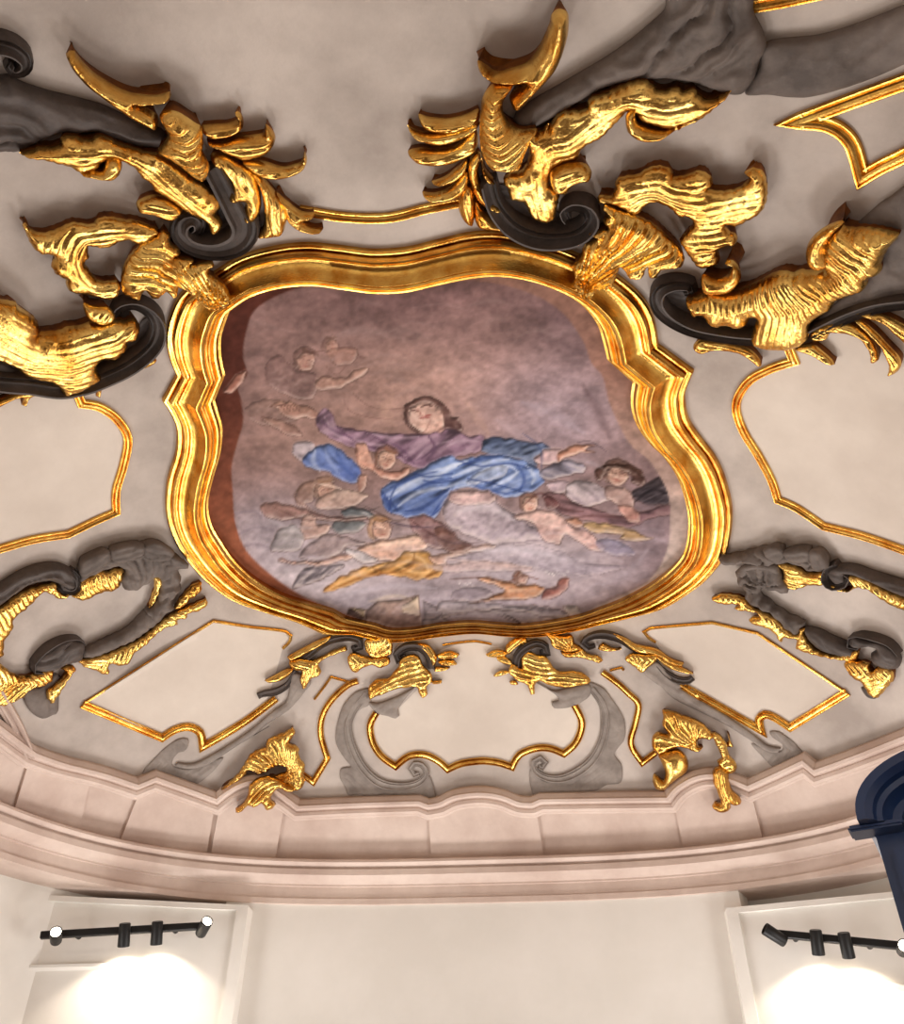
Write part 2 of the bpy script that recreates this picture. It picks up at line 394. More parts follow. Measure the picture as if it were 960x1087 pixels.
for nm, P0, zt, sg in (('trim_13', planL, ZL, -1), ('trim_14', planR, ZR, 1)):      # flat border round each pier face
    a_ = np.array([*P0[1], 0]); b_ = np.array([*P0[2], 0]); u_ = (b_-a_)/np.linalg.norm(b_-a_); n_ = np.array([u_[1], -u_[0], 0]); n_ *= np.sign(-n_[1]); V = []; F = []
    for lo_, hi_, z0_, z1_ in ((0, .13, 0, zt), (.13, 3.2, zt-.06, zt)):
        i0 = len(V); V += [a_+u_*l+n_*d+np.array([0, 0, z]) for l in (lo_, hi_) for d in (-.01, .045) for z in (z0_, z1_)]
        F += [[i0+k for k in f] for f in ((0, 1, 3, 2), (4, 5, 7, 6), (0, 1, 5, 4), (2, 3, 7, 6), (0, 2, 6, 4), (1, 3, 7, 5))]
    struct(link_mesh(nm, np.array(V), F, M['white'], origin=a_, smooth=False))
# ------------------------------------------------------------------ gilded frame: outer and inner edge measured in pairs
FR = """228,288,246,328 255,272,268,314 290,262,300,305 325,258,335,303 360,261,365,307 395,265,398,311 430,263,430,310 465,255,462,303 500,247,495,296 530,246,525,293
560,252,555,296 595,262,580,303 630,277,605,314 655,291,622,327 680,312,634,343 694,335,640,360 700,366,645,381c 737,393,672,405c 729,412,670,420 728,425,671,435 732,445,677,452 745,465,690,470
760,485,707,487 771,510,722,512 778,545,731,550 772,585,727,585 755,610,712,605 735,627,690,622 705,645,660,638 670,655,637,647 632,664,627,651c 612,669,605,657
575,675,560,664 540,675,530,663 505,672,500,661 470,675,470,663 440,679,440,668 415,681,415,669 395,678,398,664 375,673,380,660c 350,673,366,656 340,671,354,649c 315,660,330,642
280,649,300,632 245,636,272,616 218,616,250,596 200,596,235,575 185,573,224,555 176,545,221,533 177,512,226,508 186,480,234,480 187,455,236,455 181,438,232,438
172,424,228,424c 187,397,239,397c 179,377,235,377 176,355,235,357 182,330,240,340 195,308,243,332"""
fr = []
for w in FR.split():
    c = w.endswith('c'); v = [float(k) for k in w.rstrip('c').split(',')]; fr.append((v[0], v[1], 1.0 if c else 0.0, v[2], v[3]))
fpts, ffl = smooth_path(np.array(fr), 4, closed=True)
OUT = unproj(fpts[:, :2], .02); INN = unproj(fpts[:, 2:4], .10)
OUT -= normal(OUT[:, 0], OUT[:, 1])*.02; INN -= normal(INN[:, 0], INN[:, 1])*.10
nO = normal(OUT[:, 0], OUT[:, 1]); nI = normal(INN[:, 0], INN[:, 1])
frame = thing('ceiling_frame', 'wide gilded moulded frame with notched corners around the ceiling fresco', 'picture frame', OUT.mean(0))
def frame_band(name, prof):
    n = len(OUT)
    V = np.concatenate([OUT*(1-b)+INN*b+(nO*(1-b)+nI*b)*h for b, h in prof]); F = []
    for i in range(len(prof)-1):
        for j in range(n): F.append([i*n+j, i*n+(j+1) % n, (i+1)*n+(j+1) % n, (i+1)*n+j])
    return link_mesh(name, V, F, M['gold_frame'], frame, sharp=math.radians(28))
frame_band('outer_moulding', [(0, -.02), (0, .05), (.03, .07), (.07, .07), (.08, .045), (.105, .045), (.12, .10), (.15, .125), (.19, .13), (.215, .115), (.22, .09), (.25, .09)])
frame_band('cove', [(.25, .06), (.25, .10), (.27, .11), (.30, .098), (.36, .10), (.43, .118), (.50, .15), (.57, .20), (.60, .225), (.62, .225)])
frame_band('inner_beading', [(.62, .19), (.62, .235), (.65, .245), (.68, .235), (.70, .20), (.73, .195), (.76, .21), (.79, .205), (.81, .17), (.84, .15), (.86, .165), (.90, .165), (.93, .14), (.95, .12), (1.0, .115), (1.0, .0)])

# ------------------------------------------------------------------ the fresco, painted stroke by stroke on a fine canvas, then laid on the plaster as colour
SX, SY, SS = 205, 280, 2
CW, CH = 580*SS, 410*SS
yy, xx = np.mgrid[0:CH, 0:CW]; PXX = SX+xx/SS; PYY = SY+yy/SS
img = np.zeros((CH, CW, 3))
def fbm(fx, fy, seed, oct=5):
    a = 0; amp = .5
    for o in range(oct): a = a+amp*(vnoise(PXX*fx*2**o, PYY*fy*2**o, 1, seed+o)-.5); amp *= .55
    return a
def blob(c, r, col, k=1.0):
    d = np.exp(-(((PXX-c[0])/r[0])**2+((PYY-c[1])/r[1])**2))*k
    img[:] = img*(1-d[..., None])+np.array(col)*d[..., None]
N1 = fbm(.012, .02, 1); N2 = fbm(.05, .08, 11); N3 = fbm(.2, .25, 21, 3)
img[:] = np.array((132, 106, 102))
blob((440, 420), (110, 60), (172, 138, 126), .8); blob((330, 470), (90, 50), (150, 122, 112), .6)
blob((600, 440), (90, 70), (158, 142, 152), .75); blob((470, 315), (180, 40), (116, 90, 90), .8); blob((620, 340), (60, 40), (118, 96, 102), .7)
blob((560, 600), (160, 60), (176, 164, 170), .95); blob((330, 610), (120, 60), (176, 166, 170), .95); blob((450, 650), (180, 26), (160, 152, 162), .8); blob((285, 560), (70, 40), (160, 150, 158), .7)
blob((690, 560), (40, 60), (136, 120, 130), .6); blob((520, 350), (60, 30), (140, 112, 108), .5)
img *= (1+.34*N1+.30*N2+.22*N3)[..., None]
def soft(mask, k):
    f = mask.astype(float)
    for _ in range(k):
        g = f.copy(); g[1:-1] = (f[:-2]+f[1:-1]*2+f[2:])/4; f = g.copy(); f[:, 1:-1] = (g[:, :-2]+g[:, 1:-1]*2+g[:, 2:])/4
    return f
def poly(s, c1, c2=None, a=.8, ang=90, line=(84, 62, 58), la=.3, folds=0, fang=20, fcol=None, sm=True, rnd=4.5, sf=4):
    P = q(s)[:, :2] if isinstance(s, str) else np.asarray(s)
    if sm:
        P = catmull(P, True, 2.0); wj = 1.5; P = P+np.stack([vnoise(P[:, 0], P[:, 1], .16, 61)-.5, vnoise(P[:, 0], P[:, 1], .16, 67)-.5], 1)*wj*2
    lo = np.maximum(((P.min(0)-(SX, SY))*SS).astype(int)-8, 0); hi = ((P.max(0)-(SX, SY))*SS).astype(int)+9
    sl = (slice(lo[1], min(hi[1], CH)), slice(lo[0], min(hi[0], CW)))
    X, Y = PXX[sl], PYY[sl]; pt = np.stack([X.ravel(), Y.ravel()], 1)
    if not len(pt): return
    m = soft(inside(pt, P).reshape(X.shape), sf)
    u = (X-P[:, 0].mean())*math.cos(math.radians(ang))+(Y-P[:, 1].mean())*math.sin(math.radians(ang))
    pu = (P[:, 0]-P[:, 0].mean())*math.cos(math.radians(ang))+(P[:, 1]-P[:, 1].mean())*math.sin(math.radians(ang))
    t = np.clip((u-pu.min())/(np.ptp(pu)+1e-6), 0, 1)[..., None]
    col = np.array(c1)*(1-t)+np.array(c2 or c1)*t
    sd_ = int(abs(P[0, 0])) % 50
    col = col*(1+.32*N2[sl]+.3*N3[sl])[..., None]
    dd = seg_dist(pt, P, np.roll(P, -1, 0))[0].reshape(X.shape)
    ca_, sa_ = math.cos(math.radians(fang)), math.sin(math.radians(fang)); uu = X*ca_+Y*sa_; vv = -X*sa_+Y*ca_
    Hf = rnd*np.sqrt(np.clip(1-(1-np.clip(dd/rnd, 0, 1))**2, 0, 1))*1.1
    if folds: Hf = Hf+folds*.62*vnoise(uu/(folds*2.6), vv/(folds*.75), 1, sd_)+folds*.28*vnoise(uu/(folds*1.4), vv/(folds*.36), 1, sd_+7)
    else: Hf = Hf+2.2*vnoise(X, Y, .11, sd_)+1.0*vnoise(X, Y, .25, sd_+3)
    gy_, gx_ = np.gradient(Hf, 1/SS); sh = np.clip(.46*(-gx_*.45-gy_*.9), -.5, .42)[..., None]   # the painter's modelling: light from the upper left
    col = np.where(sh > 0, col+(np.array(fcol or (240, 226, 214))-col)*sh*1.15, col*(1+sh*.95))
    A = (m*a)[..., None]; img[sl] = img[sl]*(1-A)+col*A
    if la:
        d = dd
        L = (np.clip(1.15-d, 0, 1)*la*(.6+.8*vnoise(X, Y, .1, 4)))[..., None]; img[sl] = img[sl]*(1-L)+np.array(line)*L
def stroke(s, col, wd=1.0, a=.6):
    P = catmull(q(s)[:, :2] if isinstance(s, str) else np.asarray(s), False, 2)
    lo = np.maximum(((P.min(0)-(SX, SY))*SS).astype(int)-8, 0); hi = ((P.max(0)-(SX, SY))*SS).astype(int)+9
    sl = (slice(lo[1], min(hi[1], CH)), slice(lo[0], min(hi[0], CW))); X, Y = PXX[sl], PYY[sl]
    d = seg_dist(np.stack([X.ravel(), Y.ravel()], 1), P[:-1], P[1:])[0].reshape(X.shape)
    L = (np.clip(wd+.4-d, 0, 1)*a)[..., None]; img[sl] = img[sl]*(1-L)+np.array(col)*L
def brush(s, col, wd, a):                            # a soft stroke
    P = catmull(q(s)[:, :2], False, 2); lo = np.maximum(((P.min(0)-(SX, SY))*SS).astype(int)-int(6*wd), 0); hi = ((P.max(0)-(SX, SY))*SS).astype(int)+int(6*wd)
    sl = (slice(lo[1], min(hi[1], CH)), slice(lo[0], min(hi[0], CW))); X, Y = PXX[sl], PYY[sl]
    d, S_, _, L_ = seg_dist(np.stack([X.ravel(), Y.ravel()], 1), P[:-1], P[1:]); tap = np.sin(np.pi*np.clip(S_/L_, .04, .96))**.5
    L = (np.exp(-(d/(wd*tap))**2)*a).reshape(X.shape)[..., None]*(.75+.5*vnoise(X, Y, .25, 3))[..., None]; L = np.clip(L, 0, 1); img[sl] = img[sl]*(1-L)+np.array(col)*L
def ell(cx, cy, rx, ry, rot=0, n=20):
    t = np.linspace(0, 2*np.pi, n, endpoint=False); c, s = math.cos(math.radians(rot)), math.sin(math.radians(rot))
    return np.stack([cx+rx*np.cos(t)*c-ry*np.sin(t)*s, cy+rx*np.cos(t)*s+ry*np.sin(t)*c], 1)
SKIN, SKIN2 = (214, 178, 158), (176, 134, 118)
def head(cx, cy, r, rot=0, hair=(128, 98, 84), a=.8, skin=SKIN, look=1):
    c, s = math.cos(math.radians(rot)), math.sin(math.radians(rot)); f = lambda x, y: (cx+(x*c-y*s)*r, cy+(x*s+y*c)*r)
    poly(np.array([f(-1.25*look, .3), f(-1.3*look, -.6), f(-.6*look, -1.35), f(.5*look, -1.3), f(1.0*look, -.7), f(.4*look, -.5), f(-.5*look, -.3), f(-.7*look, .9)]), hair, tuple(v*.8 for v in hair), a*.65, la=.1)
    poly(ell(cx, cy, r*.86, r, rot), skin, SKIN2, a, ang=70, la=.4)
    for ex in (-.3, .38): stroke([f((ex-.2)*look, -.08), f(ex*look, -.16), f((ex+.2)*look, -.06)], (80, 55, 50), r*.05, .55); stroke([f((ex-.24)*look, -.34), f(ex*look, -.42), f((ex+.22)*look, -.34)], (110, 76, 64), r*.04, .6)
    stroke([f(.08*look, -.1), f(.16*look, .25), f(0, .32)], (150, 104, 92), r*.05, .7); stroke([f(-.16*look, .55), f(.04*look, .5), f(.26*look, .54)], (150, 82, 76), r*.07, .45)
    stroke([f(-.5*look, -1.0), f(0, -.85), f(.5*look, -.9)], tuple(v*.9 for v in hair), r*.16, .7)
# faded winged children at the upper left
poly("L7 170,60 230,30 300,90 380,110 370,210 260,200 180,150", (128, 100, 96), (112, 90, 88), .55, la=.15)
head(325, 383, 11, 15, (108, 82, 74), .7, (180, 144, 130)); head(352, 366, 8, -10, (120, 88, 76), .55, (186, 146, 128))
poly("L7 380,130 430,118 500,120 550,85 600,80 590,110 540,135 490,165 430,175 385,170", (196, 156, 138), (150, 116, 104), .75)
for s in ("L7 420,70 470,110 520,60 560,30", "L7 330,20 420,10 520,20 590,40", "L7 540,190 600,240 680,260 760,250", "L7 500,190 520,260 600,290 700,300"): stroke(s, (104, 76, 72), .7, .4)
poly("L7 430,10 500,-10 560,10 540,60 470,70", (178, 134, 116), (150, 112, 100), .5, la=.25)
# dark left wing feathers and the pale hands
poly("L7 80,250 180,215 300,240 320,290 220,320 110,310", (150, 122, 110), (118, 94, 88), .45, la=.1)
poly("L7 190,240 230,225 250,232 270,222 290,232 340,240 385,265 392,300 330,292 290,300 240,280 225,262", (202, 160, 140), (150, 112, 100), .85)
for k in range(4): stroke([(287+k*5, 432-k*.6), (296+k*5, 430), (303+k*5, 436)], (104, 74, 68), .6, .7)
poly("L7 150,290 230,300 310,340 320,375 270,370 200,330", (170, 132, 114), (130, 100, 92), .6, la=.25)
# the woman in violet with the blue mantle
poly("L7 752,290 756,250 790,218 830,206 880,208 925,232 960,285 L8 60,160 78,205 60,222 38,215 L7 930,330 905,260 860,232 810,240 780,270 790,320 836,345 825,362 795,345 765,315", (104, 76, 70), (86, 62, 60), .85, la=.1)
poly("L7 772,268 800,238 850,228 900,245 925,290 930,340 950,380 890,400 835,385 845,355 815,345 780,310", (206, 172, 158), (176, 140, 128), .95, ang=40, la=.15)
for s in ("L7 785,268 800,262 815,268", "L7 835,246 855,238 875,244"): stroke(s, (82, 56, 52), .7, .85)
stroke("L7 815,262 832,285 828,295 818,296", (150, 104, 94), .7, .75); stroke("L7 830,295 850,286 868,283", (146, 72, 70), 1.0, .85); stroke("L7 870,300 850,345 835,360", (150, 110, 100), 1.0, .5)
poly("L7 385,320 395,268 420,252 450,270 470,325 580,345 700,362 830,358 900,355 960,340 L8 90,228 165,235 150,290 60,310 L7 960,470 860,500 800,505 700,455 560,425 480,402 420,365", (150, 122, 138), (122, 96, 116), .95, folds=15, fang=-35, fcol=(190, 166, 176))
for k in ("L7 420,290 460,360 560,395 690,415", "L7 600,360 720,380 820,375", "L7 800,480 860,420 960,390", "L8 20,270 80,250 150,255"): brush(k, (182, 158, 170), 2.2, .5)
for k in ("L7 400,300 450,345 540,380", "L7 700,400 760,440 800,490", "L7 860,370 890,420 850,480"): brush(k, (96, 72, 94), 1.8, .55)
for s in ("L7 470,330 560,400 700,440 790,470", "L7 590,350 690,410 760,470", "L7 860,370 880,420 830,470"): stroke(s, (86, 62, 82), .9, .5)
poly("L7 285,400 330,392 375,412 350,480 300,465 280,430", (196, 190, 200), (168, 160, 170), .7, la=.1)
poly("L7 325,480 350,440 385,412 440,408 500,440 540,480 578,520 562,568 505,570 440,530 360,510", (108, 128, 176), (76, 94, 150), .95, la=.15, folds=11, fang=45, fcol=(184, 194, 216))
brush("L7 380,430 370,480 400,520", (186, 194, 214), 3, .6); brush("L7 470,440 500,500 540,540", (66, 86, 142), 3, .5); brush("L7 420,430 440,480 480,530", (150, 164, 200), 3, .5)
poly("L8 150,288 165,250 205,236 300,246 400,265 425,285 365,310 372,350 330,345 300,320 200,310", (84, 98, 128), (104, 116, 140), .95, folds=10, fang=-20, fcol=(150, 160, 180))
poly("L7 655,602 700,568 800,520 880,480 960,450 L8 60,322 160,308 260,312 350,340 398,395 385,430 330,460 270,476 200,455 150,440 90,432 30,450 L7 960,600 930,650 890,715 840,708 790,720 720,705 670,672", (122, 144, 190), (92, 112, 164), .97, la=.15, folds=13, fang=-26, fcol=(200, 208, 224))
for k in ("L7 690,640 760,585 860,530 960,500 L8 100,330", "L7 730,670 800,620 860,600 930,590", "L8 40,390 120,360 200,330 260,325", "L8 120,400 180,360 260,350 290,370", "L8 200,430 260,400 300,370", "L7 860,560 920,530 L8 30,350 90,330", "L8 0,440 80,415 160,415", "L8 330,350 360,390 350,420"): brush(k, (198, 206, 222), 2.6, .62)
for k in ("L7 660,620 690,660 700,700", "L7 700,590 790,550 900,520", "L7 760,690 830,680 890,640 950,590", "L8 60,350 160,320 250,310", "L8 100,410 160,440 260,460", "L8 290,340 320,400 300,450", "L7 800,600 870,570 960,550", "L7 880,700 930,630 L8 10,470 60,440"): brush(k, (56, 74, 128), 2.0, .62)
poly("L8 95,405 160,360 250,345 240,390 170,410 110,425", (178, 182, 192), (150, 158, 178), .55, la=0)
for s in ("L7 665,610 700,660 690,690", "L7 800,530 860,545 960,530", "L7 840,560 900,570 980,556", "L7 720,590 700,640 730,690", "L8 100,400 200,420 330,455", "L8 60,330 150,350 260,340 340,360", "L7 960,620 900,690 870,712"): stroke(s, (52, 68, 118), 1.1, .6)
poly("L8 360,320 400,285 440,278 478,290 460,330 385,345", (200, 172, 170), (164, 136, 140), .9, la=.3)
poly("L8 470,285 520,268 570,264 600,268 560,285 600,300 540,300 490,312 455,330 450,310", (206, 152, 126), (160, 110, 92), .92)
for k in range(3): stroke([(613+k*6, 470+k*2), (625+k*6, 468+k*3), (634+k*5, 472+k*4)], (84, 70, 76), .6, .5)
# children and angels below
head(411, 488, 11, 20, (150, 106, 84), .95)
poly("L7 550,405 575,400 600,410 612,450 640,500 700,520 780,505 770,540 700,560 620,520 560,490 548,450", (212, 166, 146), (172, 124, 108), .93)
poly("L7 560,540 600,535 590,600 565,615 555,580", (196, 152, 134), (150, 112, 100), .85)
head(347, 521, 11.5, -12, (164, 128, 104), .85); poly("L7 300,600 330,570 380,560 370,640 340,660 380,690 300,660", (158, 122, 102), (130, 102, 92), .6, la=.2)
poly("L7 385,640 480,600 600,620 560,660 500,680 400,680", (214, 188, 170), (182, 150, 138), .75, la=.2)
poly("L7 490,690 540,668 600,685 640,720 560,720 500,710", (98, 108, 112), (78, 86, 92), .85, folds=8)
poly("L7 450,740 520,725 590,740 560,780 470,785", (104, 112, 112), (84, 92, 96), .75, la=.2)
poly("L7 145,665 190,650 260,660 350,685 470,715 600,715 610,726 470,735 340,715 260,725 190,725 155,700", (154, 116, 104), (128, 98, 92), .8)
poly("L7 320,740 345,700 380,710 385,740 440,745 430,790 370,805 320,800", (206, 174, 160), (172, 138, 126), .85)
poly("L7 190,850 225,770 290,750 330,800 310,850 230,865", (170, 164, 162), (140, 132, 132), .8, folds=12, fang=60)
poly("L7 310,880 380,810 460,790 600,830 520,840 470,880 390,895", (168, 146, 142), (140, 122, 122), .75, la=.3)
poly("L7 280,1010 330,940 400,925 500,915 450,955 360,1000 300,1020", (128, 118, 122), (108, 100, 106), .8, folds=6, fang=-40)
head(405, 562, 11.5, -6, (176, 132, 92), .97)
poly("L7 560,850 600,830 650,815 720,800 800,790 870,800 890,812 850,850 760,870 720,900 640,900 590,880", (226, 192, 172), (196, 152, 132), .96)
poly("L7 270,905 330,902 420,895 500,870 560,858 570,885 500,900 420,920 330,918 250,912 220,905 240,890", (214, 172, 152), (176, 134, 118), .92)
poly("L7 505,860 545,850 640,890 620,910 560,900", (206, 200, 200), (176, 168, 170), .85)
poly("L7 410,1036 440,1000 500,960 600,925 700,905 735,880 770,858 850,862 890,895 925,930 910,965 870,975 800,985 730,965 640,965 560,990 470,1022", (208, 158, 92), (164, 112, 62), .97, la=.15, folds=11, fang=-25, fcol=(236, 198, 140))
for k in ("L7 440,1020 560,960 680,915", "L7 780,870 840,900 860,950", "L7 720,920 800,950 880,950"): brush(k, (232, 192, 134), 2.2, .6)
for k in ("L7 480,1010 600,965 720,950", "L7 800,870 790,920 740,950", "L7 860,880 890,930 850,970", "L7 620,930 660,950 640,965"): brush(k, (140, 92, 50), 1.8, .6)
poly("L7 780,720 850,705 900,730 980,790 960,830 880,850 800,780", (142, 106, 104), (116, 88, 88), .8, la=.3)
poly("L7 860,880 930,868 L8 60,660 120,665 200,655 190,680 90,690 20,715 L7 940,920 880,912", (218, 184, 166), (184, 146, 130), .92)
poly("L8 -30,600 0,585 60,630 120,660 60,690 0,670", (130, 92, 80), (110, 80, 74), .8, la=.2)
# clouds
poly("L8 25,470 60,445 120,438 200,455 220,500 290,540 380,610 390,640 300,645 200,655 110,625 20,580 0,520", (190, 176, 182), (162, 148, 158), .85, la=.06, rnd=9, sf=14)
poly("L8 30,455 80,445 180,448 210,485 130,500 40,495", (206, 172, 166), (178, 146, 144), .8, la=.2)
poly("L8 0,710 120,690 250,655 380,660 480,690 560,730 700,740 640,770 500,780 380,750 300,740 180,730 60,740", (176, 164, 172), (152, 142, 154), .6, la=0, rnd=2, sf=40)
poly("L8 -40,740 80,725 250,728 360,755 300,765 150,760 0,765", (204, 172, 162), (170, 148, 148), .65, la=.05, rnd=3, sf=14)
# right group
poly("L8 390,470 460,450 560,500 700,545 880,500 890,540 800,560 740,590 600,570 480,540", (146, 112, 114), (122, 92, 98), .85, folds=14, fang=10, fcol=(180, 146, 142))
head(656, 504, 12.5, 6, (106, 78, 66), .95); poly("L8 600,400 605,360 650,342 720,342 780,370 795,410 780,430 745,415 735,380 690,360 650,358 625,400", (86, 60, 50), (70, 50, 46), .85, la=.25)
poly("L8 740,455 800,420 850,395 880,440 886,490 840,500 780,490", (72, 66, 70), (56, 52, 58), .8, folds=6, fang=-25, fcol=(120,112,116))
poly("L8 400,420 450,405 500,415 480,450 430,450", (180, 160, 166), (150, 132, 140), .8, la=.2); poly("L8 380,370 440,335 500,325 550,345 555,370 480,390 410,400", (138, 136, 150), (116, 114, 130), .8, folds=12)
poly("L8 480,430 520,405 580,412 640,440 660,480 610,500 560,510 500,480", (204, 190, 192), (168, 152, 160), .9, folds=13, fang=40)
poly("L8 640,430 720,440 750,480 740,520 690,505 640,470", (186, 156, 146), (154, 126, 120), .9, la=.35); poly("L8 690,510 740,505 775,540 770,570 720,560", (198, 150, 136), (160, 116, 106), .85)
head(563, 535, 9.5, 10, (140, 104, 88), .95); poly("L8 395,475 430,470 455,500 440,520 410,510", (116, 74, 72), (100, 66, 66), .7, la=.2)
poly("L8 280,545 330,530 400,520 460,540 500,585 560,600 620,650 640,675 600,682 540,650 480,620 460,655 410,645 375,610 350,570 300,560", (216, 182, 172), (178, 142, 136), .95)
poly("L8 550,575 620,572 700,585 800,625 830,630 760,645 690,635 700,620 640,615 580,605", (204, 170, 120), (166, 132, 92), .88, folds=10, fang=12)
poly("L8 480,560 530,555 555,580 520,588", (182, 132, 100), (150, 108, 88), .8)
poly("L8 600,640 680,640 760,690 680,700 620,680", (128, 128, 154), (116, 112, 140), .6, la=0)
# little flying child with roses
head(554, 614, 7, -50, (134, 84, 60), .95)
poly("L8 130,790 180,785 250,800 300,815 370,815 400,835 360,865 280,875 180,880 100,888 190,860 240,835 170,805", (222, 164, 124), (178, 120, 84), .96)
poly("L8 400,835 440,825 455,795 480,785 500,795 480,840 440,865 390,870", (174, 112, 98), (138, 88, 80), .9)
for k in range(9): poly(ell(580+k*2.8, 607+(k*5 % 4), 1.6, 1.2), (220, 214, 214), None, .8, la=0, sm=False)
for k in range(6): poly(ell(488+k*2.8, 619+(k*3 % 4), 1.4, 1.1), (206, 200, 204), None, .7, la=0, sm=False)
poly("L8 40,840 120,820 200,845 120,880 40,870", (146, 132, 138), (126, 114, 122), .6, la=.1)
# ledge and stone blocks at the lower edge
poly("Z3 505,600 515,568 580,575 575,610 540,640", (74, 56, 52), (64, 50, 48), .9, sm=False); poly("Z3 520,565 580,572 572,602", (178, 158, 122), (160, 140, 108), .85, sm=False)
poly("Z3 580,575 620,540 705,535 770,520 785,640 690,645 575,612", (166, 140, 124), (124, 98, 92), .85, sm=False); poly("Z3 705,560 768,522 775,598 712,585", (198, 178, 150), (180, 160, 136), .85, sm=False)
poly("Z3 785,540 900,590 790,640", (120, 108, 106), (108, 98, 100), .7, sm=False); poly("Z3 790,605 960,585 L8 330,895 450,910 490,940 320,965 200,930 0,925 Z3 900,640 800,645", (168, 156, 158), (142, 132, 138), .75, la=.25)
poly("L8 0,880 150,885 330,905 470,915 490,935 420,945 250,915 0,925", (184, 172, 174), (152, 142, 150), .7, la=.3); stroke("L8 240,930 290,955 310,975", (60, 50, 54), 1.0, .7)
poly("L8 470,900 525,895 550,935 495,940", (198, 186, 176), (180, 168, 160), .8, sm=False, la=.2)
for s in ("L7 30,800 120,760 200,770", "L7 40,850 130,830 190,850", "L8 560,730 640,745 720,740", "L8 380,740 470,770 560,760", "L7 40,700 120,690 150,720"): stroke(s, (120, 108, 118), 1.6, .35)
for l_, c_, w_, a_ in (("F 270,330 330,345 400,350", (58, 48, 62), 2, .5), ("F 340,332 420,380 500,386", (70, 48, 46), 2.5, .5), ("F 430,470 500,465 560,480", (84, 58, 50), 2, .5), ("F 600,300 640,270 680,290", (84, 52, 52), 2, .5),
   ("F 860,290 900,262 935,270", (40, 36, 40), 4, .6), ("F 700,332 760,322 850,327", (88, 60, 58), 2.4, .5), ("F 400,128 430,112 450,126", (74, 52, 52), 3, .5), ("F 322,95 342,120 365,132", (70, 50, 48), 2, .6), ("F 236,300 300,332 330,330", (76, 60, 58), 2.4, .5),
   ("F 180,300 240,310 270,300", (74, 66, 66), 2.2, .5), ("F 440,402 480,392 530,393", (96, 66, 58), 1.8, .5), ("F 660,280 690,305 740,312", (92, 62, 60), 2.2, .5), ("F 215,165 222,200 255,218", (104, 70, 62), 1.8, .5), ("F 340,200 390,172 420,140", (98, 76, 96), 2, .5),
   ("F 90,250 70,275 90,300", (92, 70, 62), 2, .4), ("F 20,300 90,330 150,330", (98, 72, 66), 2, .5), ("F 560,480 600,462 640,470", (104, 64, 46), 2, .55), ("F 775,235 770,215 800,206 850,212 880,235", (62, 46, 40), 2.4, .6), ("F 600,130 640,165 645,215", (60, 70, 104), 2, .5),
   ("F 240,395 300,386 370,382", (238, 212, 192), 3, .5), ("F 126,248 165,255 185,262", (226, 204, 188), 2.2, .6), ("F 338,78 356,98 372,92", (230, 200, 186), 4, .45), ("F 604,287 640,302", (232, 204, 194), 3, .5), ("F 640,338 690,352 760,386", (234, 204, 194), 3.4, .45),
   ("F 800,225 830,236 846,232", (222, 192, 176), 3.4, .5), ("F 560,496 610,492", (240, 196, 152), 2.6, .55), ("F 420,422 520,432 620,442", (214, 184, 172), 3, .45), ("F 440,280 500,274", (222, 194, 186), 3, .5), ("F 262,345 285,352", (236, 208, 188), 2.6, .5), ("F 225,180 222,200 235,212", (228, 186, 164), 2, .5),
   ("F 450,312 520,302 580,332", (206, 196, 202), 7, .5), ("F 480,402 600,402 700,424", (204, 196, 204), 6, .5), ("F 240,522 300,508 340,512", (196, 178, 156), 3.5, .5), ("F 380,545 500,546 650,550", (186, 178, 182), 4, .45), ("F 10,330 60,348 110,350", (186, 178, 182), 5, .35), ("F 780,470 850,445 890,400", (178, 166, 176), 7, .35),
   ("F 180,505 300,485 400,490", (184, 176, 186), 5, .45), ("F 700,190 760,200 790,215", (170, 160, 168), 5, .35), ("F 600,60 680,90 740,130", (180, 166, 178), 11, .35), ("F 540,100 600,140 620,150", (176, 158, 166), 9, .3), ("F 300,40 280,80 305,112", (184, 150, 132), 9, .35), ("F 470,60 500,100 520,130", (182, 148, 132), 8, .35),
   ("F 740,20 775,80 800,140", (92, 72, 74), 10, .35), ("F 860,120 880,180 900,220", (112, 92, 92), 9, .25), ("F 130,470 60,440 20,400", (140, 128, 132), 5, .3)): brush(l_, c_, w_*.62, a_)
for l_, c_, w_ in (("F 336,74 346,70 355,73", (70, 48, 46), .9), ("F 364,70 376,66 388,69", (70, 48, 46), .9), ("F 358,74 364,88 358,92", (150, 106, 96), .8), ("F 362,97 373,94 384,96", (140, 70, 68), 1.0), ("F 790,218 800,216 808,219", (70, 48, 44), .8), ("F 822,222 832,220 840,224", (70, 48, 44), .8), ("F 806,238 818,237 826,240", (146, 82, 76), .8),
   ("F 262,338 270,336 278,339", (96, 66, 56), .7), ("F 286,342 294,342 300,346", (96, 66, 56), .7), ("F 608,290 616,288 622,291", (96, 66, 60), .7)): stroke(l_, c_, w_*.6, .75)
for k in range(150):                                # broken scumbles over the clouds
    cx, cy = 250+rng.random()*440, 560+rng.random()*95; l = 12+rng.random()*26; c = 150+rng.random()*50
    brush('P %.1f,%.1f %.1f,%.1f %.1f,%.1f' % (cx-l, cy+rng.random()*6, cx, cy-4*rng.random(), cx+l, cy+rng.random()*6), (c+6, c-6, c+4), 1.2+2.5*rng.random(), .16)
for k in range(110):                                # and over the sky
    cx, cy = 260+rng.random()*390, 310+rng.random()*150; l = 10+rng.random()*22; c = 96+rng.random()*70
    brush('P %.1f,%.1f %.1f,%.1f %.1f,%.1f' % (cx-l, cy+rng.random()*8, cx, cy-4*rng.random(), cx+l, cy+rng.random()*8), (c+18, c-4, c-6), 1.2+3*rng.random(), .13)
